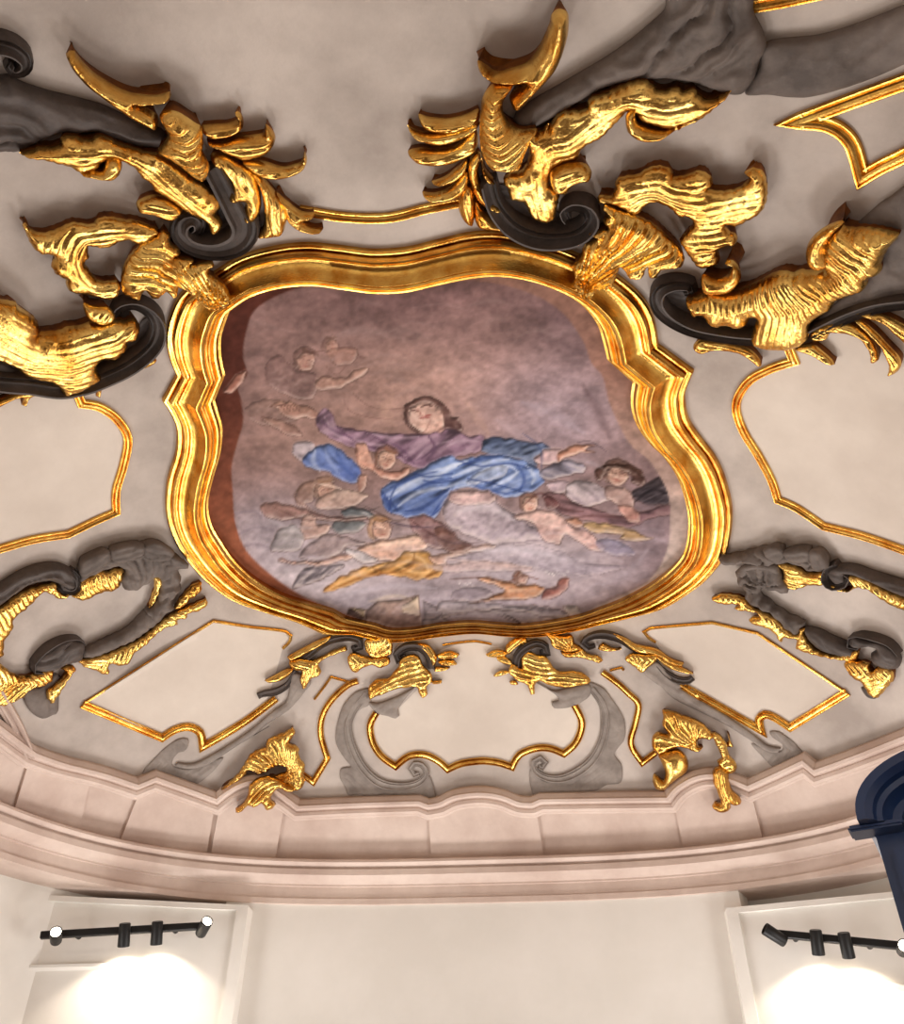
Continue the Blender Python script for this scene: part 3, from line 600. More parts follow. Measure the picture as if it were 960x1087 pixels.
# painted border inside the frame: brown on the left, pale on the right
bd = "P 247,520 246,495 252,470 258,448 256,425 252,408 262,398 258,375 262,350 270,330 290,316 320,305 350,303 400,308 440,306 480,300 515,299 560,310 595,330 618,360 628,385 640,400 648,430 668,470 690,490 708,520 712,550 708,585 690,615 660,632 630,645 612,656 560,663 500,660 440,666 395,664 375,655 350,645 320,632 290,612 262,585 250,555"
PB = catmull(q(bd)[:, :2], True, 2); mb = soft(inside(np.stack([PXX.ravel(), PYY.ravel()], 1), PB).reshape(PXX.shape), 3)
tt = np.clip((PXX-300)/220, 0, 1)[..., None]; ty = np.clip((PYY-400)/180, 0, 1)[..., None]
left = np.array((88, 52, 44))*(1-ty)+np.array((142, 88, 66))*ty; right = np.array((140, 106, 94))*(1-ty)+np.array((186, 168, 160))*ty
bc = (left*(1-tt)+right*tt)*(1+.3*N2+.2*N3)[..., None]
img[:] = img*mb[..., None]+bc*(1-mb[..., None])
poly("P 236,416 250,398 262,392 258,406 246,418", (168, 122, 106), (150, 104, 92), .9, la=.2, sm=False)
g_ = img.mean(2, keepdims=True); img[:] = g_+(img-g_)*.9; img[:] = 136+(img-136)*1.14
img *= (1+.22*fbm(.03, .05, 41)+.2*fbm(.16, .2, 51, 3))[..., None]
img = np.clip(img, 0, 255)

fin = fpts[:, 2:4]; cen = fin.mean(0)
def fresco():
    inn2 = INN-nI*0; C = inn2.mean(0); C = np.array([C[0], C[1], float(surf(C[:1], C[1:2])[0])])
    poly2 = np.array([p for i, p in enumerate(INN[:, :2]) if i % 2 == 0]); n = len(poly2); poly2 = poly2+(poly2-poly2.mean(0))*.004
    res = .019; lo, hi = poly2.min(0), poly2.max(0)
    gx, gy = np.meshgrid(np.arange(lo[0], hi[0], res), np.arange(lo[1], hi[1], res)); G = np.stack([gx.ravel(), gy.ravel()], 1); G = G[inside(G, poly2)]
    vs, es, fs, *_ = delaunay_2d_cdt([Vector(p) for p in np.vstack([poly2, G])], [(i, (i+1) % n) for i in range(n)], [], 1, 1e-7)
    V2 = np.array([(v.x, v.y) for v in vs]); top = np.column_stack([V2, surf(V2[:, 0], V2[:, 1])-.012])
    bot = np.column_stack([poly2, surf(poly2[:, 0], poly2[:, 1])+.01])
    me = bpy.data.meshes.new('fresco'); F = [list(f) for f in fs]
    me.from_pydata((top-C).tolist(), [], F); me.polygons.foreach_set('use_smooth', [True]*len(F))
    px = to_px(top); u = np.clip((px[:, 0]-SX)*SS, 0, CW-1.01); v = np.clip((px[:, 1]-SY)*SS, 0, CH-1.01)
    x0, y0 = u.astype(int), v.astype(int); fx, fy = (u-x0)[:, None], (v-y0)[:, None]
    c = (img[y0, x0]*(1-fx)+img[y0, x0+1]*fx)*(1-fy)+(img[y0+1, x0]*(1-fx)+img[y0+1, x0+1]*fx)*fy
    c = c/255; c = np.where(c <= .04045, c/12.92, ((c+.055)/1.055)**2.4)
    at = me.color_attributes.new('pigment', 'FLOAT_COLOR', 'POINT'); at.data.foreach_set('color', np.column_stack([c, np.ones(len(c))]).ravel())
    m = bpy.data.materials.new('fresco_pigment'); m.use_nodes = True; nt = m.node_tree; b = nt.nodes['Principled BSDF']
    b.inputs['Roughness'].default_value = .9; b.inputs['Specular IOR Level'].default_value = .15
    a = nt.nodes.new('ShaderNodeAttribute'); a.attribute_name = 'pigment'; nt.links.new(a.outputs['Color'], b.inputs['Base Color'])
    me.materials.append(m)
    o = bpy.data.objects.new('fresco', me); COL.objects.link(o); o.location = Vector(C)
    tag(o, 'ceiling fresco of a woman in violet and blue robes among clouds and angels', 'painting')
fresco()
# ------------------------------------------------------------------ gilded mouldings round the plain panels
G = M['gold']; D = M['dark']; E_ = M['grey']; GF = M['gold_frame']
GP = 'gilded panel mouldings on the vault'
def moulding(label, pix, runs, field=None, fmat='cream'):
    t = wall_thing('panel_moulding', label, 'moulding', pix, GP)
    for (nm, path, hw, hh, pf) in runs: sweep(nm, GF, path, t, hw=hw, hh=hh, prof=pf, step=4, sharp=35)
    if field:
        relief('panel_field', M[fmat], field, t, lift=.004, flat=True, res=.08)
    return t
moulding('straight gilded moulding at the head of the fresco between two scroll ornaments', (405, 233), [('moulding', "P 318,224 360,231 395,233 420,231 452,223 492,215", 5.2, .06, 'mould')])
moulding('gilded panel moulding left of the fresco with a curved upper corner', (90, 480), [('moulding', "R5 196,76c 215,122c 262,131 308,163 336,212 326,280 306,350 306,406c 250,430 180,464c 90,478 0,503 -70,525 -330,600c -370,350 -330,120c -100,90 60,72", 4.6, .06, 'mould')],
         "R5 215,124 262,133 306,165 333,212 323,280 303,350 303,404 250,428 180,461 90,475 0,500 -70,522 -325,596 -365,350 -325,123 -100,92 60,74 196,78")
moulding('gilded panel moulding right of the fresco with an S-curved side', (880, 480), [('moulding', "R8 475,12c 497,66c 430,88 365,125 330,190 348,262 395,340 432,410 450,466c 505,490 582,542c 700,572 815,612 880,638 1040,700c 1080,400 1040,60c", 4.6, .06, 'mould')],
         "R8 497,68 430,90 368,127 333,190 351,262 398,340 435,410 453,463 507,487 584,539 700,569 815,609 880,635 1037,696 1077,400 1037,-100 960,-135 815,-103 571,-27 503,33")
moulding('gilded moulding with a sharp concave corner beneath the dark band at the upper right', (905, 150), [('moulding', "P 1010,70 960,88 905,108 846,130c 880,134 903,152 915,190c 935,178 960,166 1010,140", 7.5, .06, 'mould')])
moulding('short gilded moulding above the dark band at the very top right', (835, 3), [('moulding', "P 795,8 830,2 885,-10", 6.5, .05, 'mould')])
moulding('gilded panel moulding with a pointed left end below the left wreath', (200, 730), [('moulding', "K7 352,752 690,895c 740,862 800,848 850,872 862,932c L3 480,187 600,110 735,8", 4.0, .05, 'mould'), ('thin_edge', "R5 222,905 560,690c 650,705 750,718 762,740 742,762", 1.4, .03, 'line')],
         "R5 225,906 560,692 650,707 748,720 760,740 742,760 720,840 700,900 L3 480,187 350,258 345,215 310,168 K7 800,848 740,865 690,893 355,754")
moulding('gilded panel moulding with a pointed right end below the right wreath', (800, 720), [('moulding', "L2 890,305 960,352 K8 0,772 296,940c 288,892 315,868 360,882 430,928c 695,764", 4.0, .05, 'mould'), ('thin_edge', "K8 690,765 280,490c 70,442c L2 830,62 760,70 735,84 755,108 785,128", 1.4, .03, 'line')],
         "K8 688,765 280,492 70,444 L2 830,64 760,72 738,84 757,108 785,130 890,305 960,352 K8 0,772 294,938 300,890 340,872 430,926")
moulding('scalloped gilded moulding along the foot of the middle panel', (505, 760), [('moulding', "L1 518,428 492,480 502,552 540,612 600,655c 655,613 720,606 780,632 822,668c 880,643 960,632 L2 60,632 120,640 175,658c 208,605 280,578 340,580 395,602c 448,552 472,470 440,395", 3.6, .05, 'mould'), ('thin_edge', "P 470,685 490,682 505,681 522,684", 1.0, .02, 'line')],
         "L1 518,430 495,480 505,552 543,612 600,652 655,611 720,604 780,629 822,664 880,640 960,629 L2 60,629 120,637 173,654 206,602 280,575 340,577 393,598 445,550 468,470 440,395 330,330 130,215 P 548,700 538,690 522,685 505,682 485,684 468,690 458,700 L1 690,330 620,400")
moulding('narrow gilded moulding left of the left pale C-scroll', (345, 780), [('moulding', "L1 440,293 395,312 330,372 290,440 282,520 310,622c 250,722c 205,690", 3.2, .045, 'mould'), ('thin_edge', "L1 255,370 300,312 325,275c 405,297", 1.2, .025, 'line')])
moulding('narrow gilded moulding right of the right pale C-scroll', (672, 760), [('moulding', "L2 558,255 620,300 672,348 712,392 700,470 680,560 728,640c 785,597", 3.2, .045, 'mould'), ('thin_edge', "L2 590,248 640,236 650,246", 1.2, .025, 'line')])

# ------------------------------------------------------------------ carving helpers
def leaf(t, s, nm='acanthus_leaf', **k):
    a = dict(lift=.13, h=.045, w=.07, mode='feather', lam=.055, amp=.009, lobes=.010); a.update(k); return relief(nm, G, s, t, **a)
def frond(t, s, **k):
    a = dict(nm='frond', lift=.07, h=.06, w=.08, mode='len', lam=.065, amp=.017, lobes=0, nz_=.01); a.update(k); return leaf(t, s, **a)
def dark(t, s, nm='stem', **k):
    a = dict(lift=.05, h=.09, w=.16, mode='len', lam=.15, amp=.014, res=.02); a.update(k); mt = a.pop('mt', 'dark'); return relief(nm, M[mt], s, t, **a)
def pale(t, s, nm='grisaille_leaf', **k):
    a = dict(lift=.012, h=.018, w=.12, mode='len', lam=.12, amp=.006); a.update(k); return relief(nm, E_, s, t, **a)
def small(t, s, nm='acanthus_leaf', **k):
    a = dict(lift=.06, h=.05, w=.07, lam=.055, amp=.013, lobes=.008); a.update(k); return leaf(t, s, nm, **a)
GS = 'gilded scroll ornaments round the head of the fresco'

# upper left scroll
t = wall_thing('scroll_ornament', 'dark grey scroll wrapped in gilded acanthus, uppermost ornament left of the fresco', 'ornament', (200, 160), GS)
dark(t, "K1 -90,150 0,165 40,162 100,195 200,228 300,253 430,288 560,345 700,400 705,455 620,462 520,438 420,402 350,402 240,405 110,468 60,482 0,482 -90,485", spine="K1 -90,300 100,280 300,330 700,430", lam=.16, lift=.06, h=.10, amp=.03)
H_ = D  # flat dark patches inside the volutes stand in for the deep shade there
relief("hollow_shade", H_, "K2 360,790 480,700 540,720 555,800 520,850 440,875 380,850", t, lift=.02, h=.01)
sweep('volute', D, [(k[0], k[1], 0) for k in [(-30, 48), (-14, 44), (2, 45), (16, 50), (26, 59), (28, 69), (22, 76), (13, 77), (9, 72), (12, 67)]], t, hw=6.5, hh=.16, prof='scroll', taper=[(0, 1.2), (.6, 1), (1, .45)])
sweep('volute', D, "K2 440,545 490,640 530,720 562,790 545,848 480,885 400,892 325,872 282,828 290,782 332,764 366,785 364,822 345,838", t, hw=13.5, hh=.22, prof='scroll', taper=[(0, .9), (.45, 1.05), (.75, .75), (1, .35)])
leaf(t, "K1 65,490 115,475 150,462 215,460 245,445 250,418 300,410 345,425 385,425 410,408 460,420 500,440 560,458 620,478 680,490 760,540 830,590 880,620 900,640 945,680 950,720 925,745 950,770 955,800 930,830 905,825 890,785 850,760 800,735 780,720 740,690 690,660 655,640 640,610 600,585 575,550 540,530 515,515 490,508 440,520 400,560 340,572 290,545 250,535 210,525 170,515 110,510",
     spine="K1 65,490 300,470 500,480 750,610 930,790", lift=.17, mode='len', amp=.009, lam=.065, broad=.05)
leaf(t, "K1 455,512 480,498 515,512 525,540 515,570 485,595 440,597 385,588 335,575 380,560 430,560", 'leaf_curl', lift=.22, h=.10, w=.08, mode='len', lobes=0, amp=.01)
leaf(t, "K1 675,320 720,300 770,315 830,355 860,375 868,440 865,490 890,530 893,570 868,608 820,585 770,545 720,510 665,478 695,440 710,400 690,370", 'leaf_collar', mode='cross', lift=.24, h=.12, w=.2, lam=.08, amp=.022, lobes=0, spine="K1 700,310 790,400 880,600")
leaf(t, "K1 272,62 290,47 310,48 335,80 380,130 450,180 540,225 600,237 670,240 728,226 735,240 715,264 660,273 600,279 580,272 620,295 665,320 680,345 670,382 630,370 570,340 500,295 430,245 370,200 330,160 290,110", 'tall_frond', mode='len', lift=.16, h=.12, w=.10, lam=.09, lobes=0, spine="K1 285,60 380,170 520,260 680,370")
leaf(t, "K1 575,700 600,680 650,665 710,675 770,710 780,735 740,770 700,765 650,745 590,735", 'leaf_curl', mode='len', lift=.13, h=.09, lobes=0)
for s in ("K2 370,375 420,365 480,362 515,350 530,338 518,316 530,308 548,325 556,350 553,378 535,397 500,413 450,420 400,416", "K2 395,430 450,440 520,420 590,410 640,400 645,380 650,362 675,385 692,420 682,460 655,487 610,502 560,512 500,492 450,470 400,448",
          "K2 545,520 600,515 650,525 720,545 770,535 800,525 808,500 815,480 826,515 815,552 780,576 720,593 660,591 610,572", "K2 415,490 470,490 530,520 590,560 620,620 632,690 625,740 600,775 560,777 552,740 558,690 520,697 490,682 500,640 495,600 450,550 420,530",
          "K2 590,560 640,595 690,650 730,700 745,750 732,800 720,830 670,842 610,840 640,790 640,720 625,640 600,590", "K2 690,650 740,690 800,735 855,740 848,765 805,775 840,800 895,810 880,826 820,822 770,802 740,770 725,720"): frond(t, s, lift=.10, h=.09)

# left crest
t = wall_thing('crest_ornament', 'gilded flame-shaped crest and fanned leaf touching the frame at its upper left', 'ornament', (130, 280), GS)
leaf(t, "K3 78,100 92,98 110,118 130,130 170,135 220,120 280,95 330,98 360,100 390,75 440,70 490,80 540,85 600,105 638,125 610,150 580,170 540,175 510,160 470,170 430,190 380,190 350,185 345,200 350,230 330,250 345,275 370,310 400,325 470,325 470,370 440,397 400,392 340,377 280,370 255,350 250,320 210,297 193,260 210,235 190,220 150,217 118,190 98,150", 'flame_crest', spine="K3 630,125 400,130 300,140 260,230 330,340 460,350", lift=.15, lam=.07, mode='len', amp=.010, broad=.04)
leaf(t, "K3 640,128 668,145 672,175 700,195 710,215 690,230 740,235 765,245 755,260 800,250 843,250 845,265 822,290 860,320 895,350 918,405 880,427 850,437 800,422 770,395 730,360 702,350 695,382 680,392 650,367 620,392 590,392 565,362 552,372 545,397 520,397 490,382 468,370 466,310 480,260 510,215 550,180 600,155", 'fan_leaf', mode='radial', lift=.18, h=.08, w=.12, lam=.075, amp=.032, spine="K3 480,270 600,280 720,320 910,420")

# lower left scroll
t = wall_thing('scroll_ornament', 'dark grey scroll under a broad gilded leaf at the left edge beside the frame', 'ornament', (90, 360), GS)
sweep('volute', D, "K3 -420,640 -260,672 -120,700 0,716 110,724 230,738 330,722 420,690 500,652 572,600 612,548 618,492 590,446 535,418 480,425 456,450 476,470 510,468", t, hw=9, hh=.22, prof='scroll', taper=[(0, .8), (.5, 1), (.8, .9), (1, .4)])
dark(t, "K3 -100,640 0,640 100,690 230,735 120,730 0,720 -100,720", lift=.05, h=.04)
relief("hollow_shade", H_, "K3 300,690 380,600 500,560 560,480 600,470 606,540 560,610 480,665 400,695", t, lift=.02, h=.01)
leaf(t, "K3 -240,470 -150,405 -60,385 0,395 40,402 60,405 75,425 110,445 140,470 157,510 148,525 165,522 230,515 270,500 320,495 360,480 400,482 450,470 500,472 540,463 562,490 562,520 545,547 515,552 510,580 490,597 460,622 410,622 385,642 385,672 400,697 370,717 330,742 270,762 245,767 228,740 190,717 130,707 90,692 50,662 0,642 -100,610 -180,560",
     spine="K3 -100,480 150,600 400,560 550,500", lift=.17, mode="len", lam=.065, amp=.011, broad=.10)
leaf(t, "K3 325,412 350,418 385,424 430,428 457,462 430,488 390,492 345,472 325,440", 'leaf_curl', mode='cross', lift=.24, h=.08, w=.1, lobes=0)
for s in ("K3 -40,800 0,788 60,760 130,735 200,740 230,745 180,757 140,772 112,790 102,818 84,812 93,785 60,787 0,817 -40,840", "K3 270,755 340,740 430,710 500,680 560,640 600,624 620,634 592,656 520,682 484,702 440,717 402,745 390,782 373,777 373,747 320,752"): frond(t, s, lift=.10, h=.05, w=.05)

# upper right scroll
t = wall_thing('scroll_ornament', 'dark grey scroll wrapped in gilded acanthus, uppermost ornament right of the fresco', 'ornament', (560, 160), GS)
dark(t, "P 545,122 600,88 650,58 688,28 706,8 714,-30 800,-30 802,10 816,45 808,66 802,85 786,101 752,92 730,86 690,83 640,93 600,116 562,136", spine="P 550,130 640,80 720,50 760,-20", lam=.2, lift=.08, h=.13, w=.3, mt='slate', amp=.05)
dark(t, "P 812,46 870,38 920,22 975,0 1010,-12 1010,45 975,62 920,86 860,103 815,101 790,99 806,70", 'band', spine="P 800,75 900,50 1000,10", lam=.28, h=.06, mt='slate')
sweep('volute', D, "K4 395,770 422,862 482,940 570,988 680,1003 780,984 832,930 815,882 756,870 716,900 732,938", t, hw=10, hh=.24, prof='scroll', taper=[(0, .8), (.45, 1.0), (.75, .85), (1, .4)])
relief("hollow_shade", H_, "K4 420,800 470,790 560,860 690,900 730,940 690,985 580,970 490,920", t, lift=.02, h=.01)
leaf(t, "K4 530,560 600,550 650,520 K5 0,280 30,235 60,213 100,208 150,200 170,160 230,140 260,125 320,98 390,85 430,110 460,130 520,115 550,130 590,120 620,150 660,165 720,140 752,119 730,155 680,197 620,242 560,265 500,285 440,270 380,250 330,205 300,235 290,242 250,282 220,312 160,342 132,370 120,400 70,410 K4 730,690 690,700 660,730 650,780 690,800 690,850 680,890 670,930 620,942 570,917 545,870 520,852 480,842 468,800 448,770 470,740 530,720 560,650",
     spine="K5 745,120 500,180 300,160 100,290 K4 600,640 640,900", lift=.17, mode="len", lam=.07, amp=.009, broad=.05, nz_=.045)
leaf(t, "K5 305,232 322,208 352,200 345,225 360,262 410,282 470,290 540,268 600,248 560,268 500,292 450,322 390,328 340,312 310,282", 'leaf_curl', mode='len', lift=.24, h=.09, w=.09, lobes=0)
leaf(t, "K4 370,400 410,350 460,342 502,352 470,400 455,450 480,510 530,545 605,545 575,600 550,660 525,717 460,727 400,707 365,650 355,580 358,480", 'leaf_collar', mode='cross', lift=.25, h=.13, w=.2, lam=.075, amp=.022, lobes=0, spine="K4 430,350 410,520 480,720")
leaf(t, "K4 665,50 698,28 735,45 740,100 732,160 710,230 680,290 630,350 580,400 530,457 500,457 483,420 490,395 550,342 500,347 440,342 390,327 350,290 346,252 380,270 430,300 490,285 560,260 600,210 630,150 655,90", 'tall_frond', mode='len', lift=.20, h=.14, w=.12, lam=.1, lobes=0, spine="K4 700,40 660,230 510,440")
leaf(t, "K4 655,730 700,700 760,686 810,693 838,728 826,760 790,766 750,782 732,810 690,817 660,790", 'leaf_curl', mode='len', lift=.24, h=.09, lobes=0)
for s in ("K4 97,483 150,495 220,500 290,485 355,460 355,510 300,540 220,557 150,552 110,527", "K4 50,528 90,550 160,560 250,545 350,510 350,540 290,580 200,607 130,602 75,577", "K4 52,640 100,625 180,630 260,610 340,545 350,620 310,655 240,687 180,697 110,692 70,672",
          "K4 153,770 210,745 270,700 305,670 300,720 250,765 190,782", "K4 113,815 170,815 230,790 300,720 310,780 270,830 200,852 140,847", "K4 310,680 350,640 367,660 352,720 372,790 412,850 457,875 440,897 390,882 340,832 310,750",
          "K4 300,780 332,800 337,870 330,952 290,932 266,880 273,820", "K4 340,840 390,900 470,970 430,972 350,957 333,900", "K4 363,668 387,720 427,770 400,777 370,742"): frond(t, s, lift=.10, h=.09)

# right crest
t = wall_thing('crest_ornament', 'gilded flame-shaped crest and fanned leaf touching the frame at its upper right', 'ornament', (720, 220), GS)
leaf(t, "K5 188,552 210,541 245,545 260,510 265,480 310,465 350,460 390,435 440,425 490,440 500,467 550,460 600,445 645,465 657,500 640,517 690,525 750,515 790,490 805,468 783,455 820,433 860,450 877,490 877,560 852,612 800,642 750,662 713,655 720,680 755,700 750,737 710,740 680,760 687,802 650,822 600,822 570,792 540,750 523,715 555,680 577,650 555,623 520,625 480,588 430,568 390,578 360,610 340,617 290,592 240,572 195,570", 'flame_crest', spine="K5 190,560 400,500 560,540 850,500", lift=.15, lam=.07, mode='len', amp=.010, broad=.04)
leaf(t, "K5 225,578 290,600 350,620 420,650 480,700 530,750 552,790 540,822 500,827 460,832 440,862 408,862 400,822 380,862 330,867 310,842 290,822 280,852 260,892 220,912 195,907 180,942 140,947 93,900 108,870 98,820 130,790 143,740 190,710 163,695 200,680 240,670 218,640 240,620 220,600", 'fan_leaf', mode='radial', lift=.18, h=.08, w=.12, lam=.075, amp=.032, spine="K5 500,740 360,710 230,770 120,920")

# lower right scroll
t = wall_thing('scroll_ornament', 'dark grey scroll under a broad gilded leaf at the right edge beside the frame', 'ornament', (830, 310), GS)
dark(t, "K6 620,460 660,420 700,390 780,300 790,150 785,98 840,45 900,0 1080,-80 1080,376 960,378 850,390 750,425 640,470", spine="K6 620,450 800,300 1080,150", lift=.05, h=.06, lam=.3, w=.3, mt='slate')
sweep('volute', D, "K6 1240,400 1080,372 960,378 860,392 760,425 680,462 600,498 500,508 400,506 290,493 180,468 95,420 60,368 76,326 130,310 182,320 190,344 160,350", t, hw=7.5, hh=.20, prof='scroll', taper=[(0, .8), (.6, 1), (.85, 1.1), (1, .4)])
relief("hollow_shade", H_, "K6 90,350 150,340 240,420 420,420 420,500 300,490 190,465 110,420", t, lift=.02, h=.01)
leaf(t, "K6 148,365 215,345 240,325 290,335 340,330 380,320 430,295 480,270 520,262 560,270 580,258 620,262 660,256 690,255 660,220 680,150 720,100 745,95 770,105 830,105 900,115 958,135 920,180 893,230 890,272 845,292 830,332 770,352 720,372 702,402 650,432 622,460 614,512 560,542 480,542 430,532 403,510 408,470 423,430 400,425 380,457 340,462 310,452 270,457 235,442 213,415 180,422 158,390",
     spine="K6 150,370 400,400 600,380 760,260 940,140", lift=.17, mode="cross", lam=.06, amp=.011, broad=.11)
leaf(t, "K6 603,215 608,165 650,118 720,83 748,88 705,130 682,180 695,235 672,256 632,254", 'leaf_curl', mode='len', lift=.25, h=.10, w=.12, lobes=0, spine="K6 740,85 640,150 640,250")
leaf(t, "K6 222,278 280,292 320,277 335,242 308,240 318,226 340,226 362,250 372,290 345,330 300,345 240,345 218,325", 'leaf_curl', mode='len', lift=.24, h=.09, w=.1, lobes=0)
for s in ("K6 188,545 203,520 240,515 320,522 400,550 440,590 443,612 420,602 380,572 330,557 270,552 220,564", "K6 560,545 620,530 670,560 700,590 710,607 680,602 630,572", "K6 640,470 700,450 760,455 820,490 860,540 872,590 843,600 838,560 800,510 740,490 690,490 680,512 630,517 615,490",
          "K6 780,420 830,408 900,430 960,460 1010,480 1010,560 940,502 880,452", "K6 770,430 840,470 900,530 952,590 940,632 903,647 908,610 878,540 828,490"): frond(t, s, lift=.10, h=.05, w=.05)

# ------------------------------------------------------------------ the two wreath-like cartouches at the springing
GC = 'scrolled cartouches on the side walls of the vault'
t = wall_thing('cartouche', 'open cartouche of dark scrolls edged in gold at the left edge', 'cartouche', (100, 660), GC)
dark(t, "K7 -60,270 0,240 80,190 160,158 240,148 300,168 327,210 322,250 280,272 250,264 240,235 180,225 110,245 50,285 0,322 -60,352", spine="K7 -60,310 80,230 200,185 300,220", lift=.06, h=.10, w=.12, lam=.1, amp=.025)
dark(t, "K7 325,200 340,150 400,120 460,95 520,80 590,65 650,60 700,70 750,110 800,150 805,172 762,172 772,220 767,270 732,310 742,342 700,372 660,402 620,382 620,345 650,330 672,290 672,210 620,240 560,267 520,252 508,210 530,175 480,165 430,180 390,200 350,217 328,230", 'dark_leaf', mode='feather', spine="K7 330,210 500,120 650,120 740,200 690,350", lift=.08, h=.10, w=.15, lam=.12, amp=.045, mt='slate', lobes=.022)
dark(t, "K7 620,350 670,370 700,375 660,412 620,442 560,482 510,502 470,522 400,547 350,552 348,520 400,495 460,465 520,438 560,408", 'arm', mode='cross', lift=.08, h=.09, w=.12, lam=.15, amp=.035, mt='slate', lobes=.014)
dark(t, "K7 128,600 140,560 190,510 260,473 330,468 362,490 350,552 320,572 270,582 240,602 180,612", 'lower_scroll', mode='len', lift=.07, h=.10, w=.14, lam=.1, amp=.03)
dark(t, "K7 110,690 180,670 230,620 262,640 252,700 247,780 225,797 180,812 130,782 100,730", 'foot', lift=.03, h=.04, mt='slate')
for nm, s in (('gilded_rim', "K7 235,232 180,240 120,258 60,290 10,330 -60,380 -60,560 8,542 15,480 50,430 60,380 110,342 150,302 180,272 220,282 250,302 280,297 305,270 260,275"), ('gilded_shell', "K7 325,270 338,220 380,205 420,178 450,185 500,168 527,180 512,240 480,267 440,272 400,287 360,307 320,302 300,285"),
              ('gilded_fringe', "K7 320,560 360,555 430,540 500,513 560,488 620,448 680,400 720,370 770,345 830,320 880,298 892,315 862,347 800,365 802,382 755,390 757,412 710,422 660,457 620,497 570,532 550,572 510,587 460,580 462,612 440,627 400,607 350,592"),
              ('gilded_sprig', "K7 738,345 770,290 820,238 857,233 852,272 810,302 780,332"), ('gilded_sprig', "K7 650,200 692,215 682,260 662,310 630,347 638,300 655,250"), ('gilded_base', "K7 -60,580 0,578 40,608 90,628 150,618 200,598 227,605 222,647 180,672 130,687 90,722 40,747 0,757 -60,745"),
              ('gilded_droplets', "K7 195,700 240,660 280,620 258,590 310,583 322,600 292,640 262,690 240,722 215,747")): small(t, s, nm, lobes=.016, lift=.09, h=.06, mode='cross' if nm in ('gilded_shell', 'gilded_rim') else 'feather')
for s in ("K7 335,195 345,145 400,112 462,92 475,140 440,165 400,185 355,212", "K7 462,100 535,72 612,68 618,115 570,140 520,150 478,150", "K7 604,80 650,58 705,70 745,105 720,140 670,150 615,140", "K7 715,110 760,125 805,155 800,175 755,170 720,160"): dark(t, s, 'lobe', mt='slate', lift=.15, h=.05, w=.08, lam=.08, amp=.02)
sweep('volute', D, "K7 300,185 326,212 322,252 286,268 256,252 260,228 284,230 288,245", t, hw=4.2, hh=.17, prof='scroll', taper=[(0, .8), (.5, 1), (1, .5)])
sweep('volute', D, "K7 355,500 330,478 270,482 200,520 150,575 150,603 180,606 186,590", t, hw=3.6, hh=.17, prof='scroll', taper=[(0, .6), (.5, 1), (1, .6)])
t = wall_thing('cartouche', 'open cartouche of dark scrolls edged in gold at the right edge', 'cartouche', (870, 650), GC)
dark(t, "K8 603,190 650,168 730,173 800,198 880,223 960,248 1060,282 1060,335 960,312 890,282 800,242 730,217 690,217 702,245 660,262 623,240", spine="K8 1060,310 860,245 640,200", lift=.06, h=.10, w=.12, lam=.1, amp=.025)
dark(t, "K8 98,150 108,128 170,120 250,100 320,83 370,90 400,100 470,93 540,103 590,133 614,180 590,197 530,197 480,172 430,162 380,167 392,210 432,290 400,302 340,287 300,277 290,300 340,342 390,380 440,410 502,440 470,492 430,482 380,432 340,397 280,372 218,327 230,300 190,260 178,205 200,172 140,172", 'dark_leaf', mode='feather', spine="K8 600,170 400,130 250,180 250,290 480,460", lift=.08, h=.10, w=.15, lam=.12, amp=.045, mt='slate', lobes=.022)
dark(t, "K8 500,460 560,470 620,500 690,530 742,570 732,602 660,592 590,572 530,532 503,490", 'arm', mode='len', lift=.08, h=.09, w=.12, lam=.1, amp=.02)
dark(t, "K8 703,525 718,493 790,503 860,523 922,570 947,620 932,652 880,652 818,622 808,580 840,560 800,550 740,557", 'lower_scroll', mode='len', lift=.07, h=.10, w=.14, lam=.1, amp=.03)
dark(t, "K8 760,740 800,743 832,790 790,787", 'foot', lift=.04, h=.04)
for nm, s in (('gilded_shell', "K8 368,163 410,163 470,180 500,200 560,205 597,198 602,260 560,267 520,267 480,282 430,282 400,240 400,200"), ('gilded_rim', "K8 603,260 640,265 700,290 720,265 698,222 750,223 810,248 870,283 960,318 1060,352 1060,405 960,378 900,353 850,323 800,288 740,278 700,297 640,287"),
              ('gilded_fringe', "K8 58,330 100,306 160,308 220,323 260,363 320,393 370,418 420,468 470,493 478,463 512,465 502,490 540,550 600,580 660,590 752,563 757,600 720,622 660,612 600,602 520,582 458,557 468,520 400,512 395,532 373,510 340,472 250,442 243,415 290,408 280,392 168,377 188,355 110,352"),
              ('gilded_base', "K8 683,625 740,613 802,628 807,665 850,638 902,655 917,700 882,742 842,787 800,772 768,720 718,690")): small(t, s, nm, lobes=.014, lift=.09, h=.06, mode='len' if nm == 'gilded_shell' else 'feather', lam=.06)

for s in ("K8 305,102 345,80 402,96 412,135 380,160 330,150", "K8 395,108 460,90 525,102 530,150 480,165 420,148", "K8 515,108 565,106 604,145 614,184 570,196 530,180", "K8 185,200 230,165 300,160 370,172 385,215 330,200 260,195 210,235"): dark(t, s, 'lobe', mt='slate', lift=.15, h=.05, w=.08, lam=.08, amp=.02)
sweep('volute', D, "K8 650,172 612,192 606,236 640,262 688,255 702,230 682,216 662,232", t, hw=4.2, hh=.17, prof='scroll', taper=[(0, .8), (.5, 1), (1, .5)])
sweep('volute', D, "K8 930,590 890,545 820,518 755,505 722,512 718,540 745,548 755,535", t, hw=3.8, hh=.17, prof='scroll', taper=[(0, .6), (.5, 1), (1, .6)])
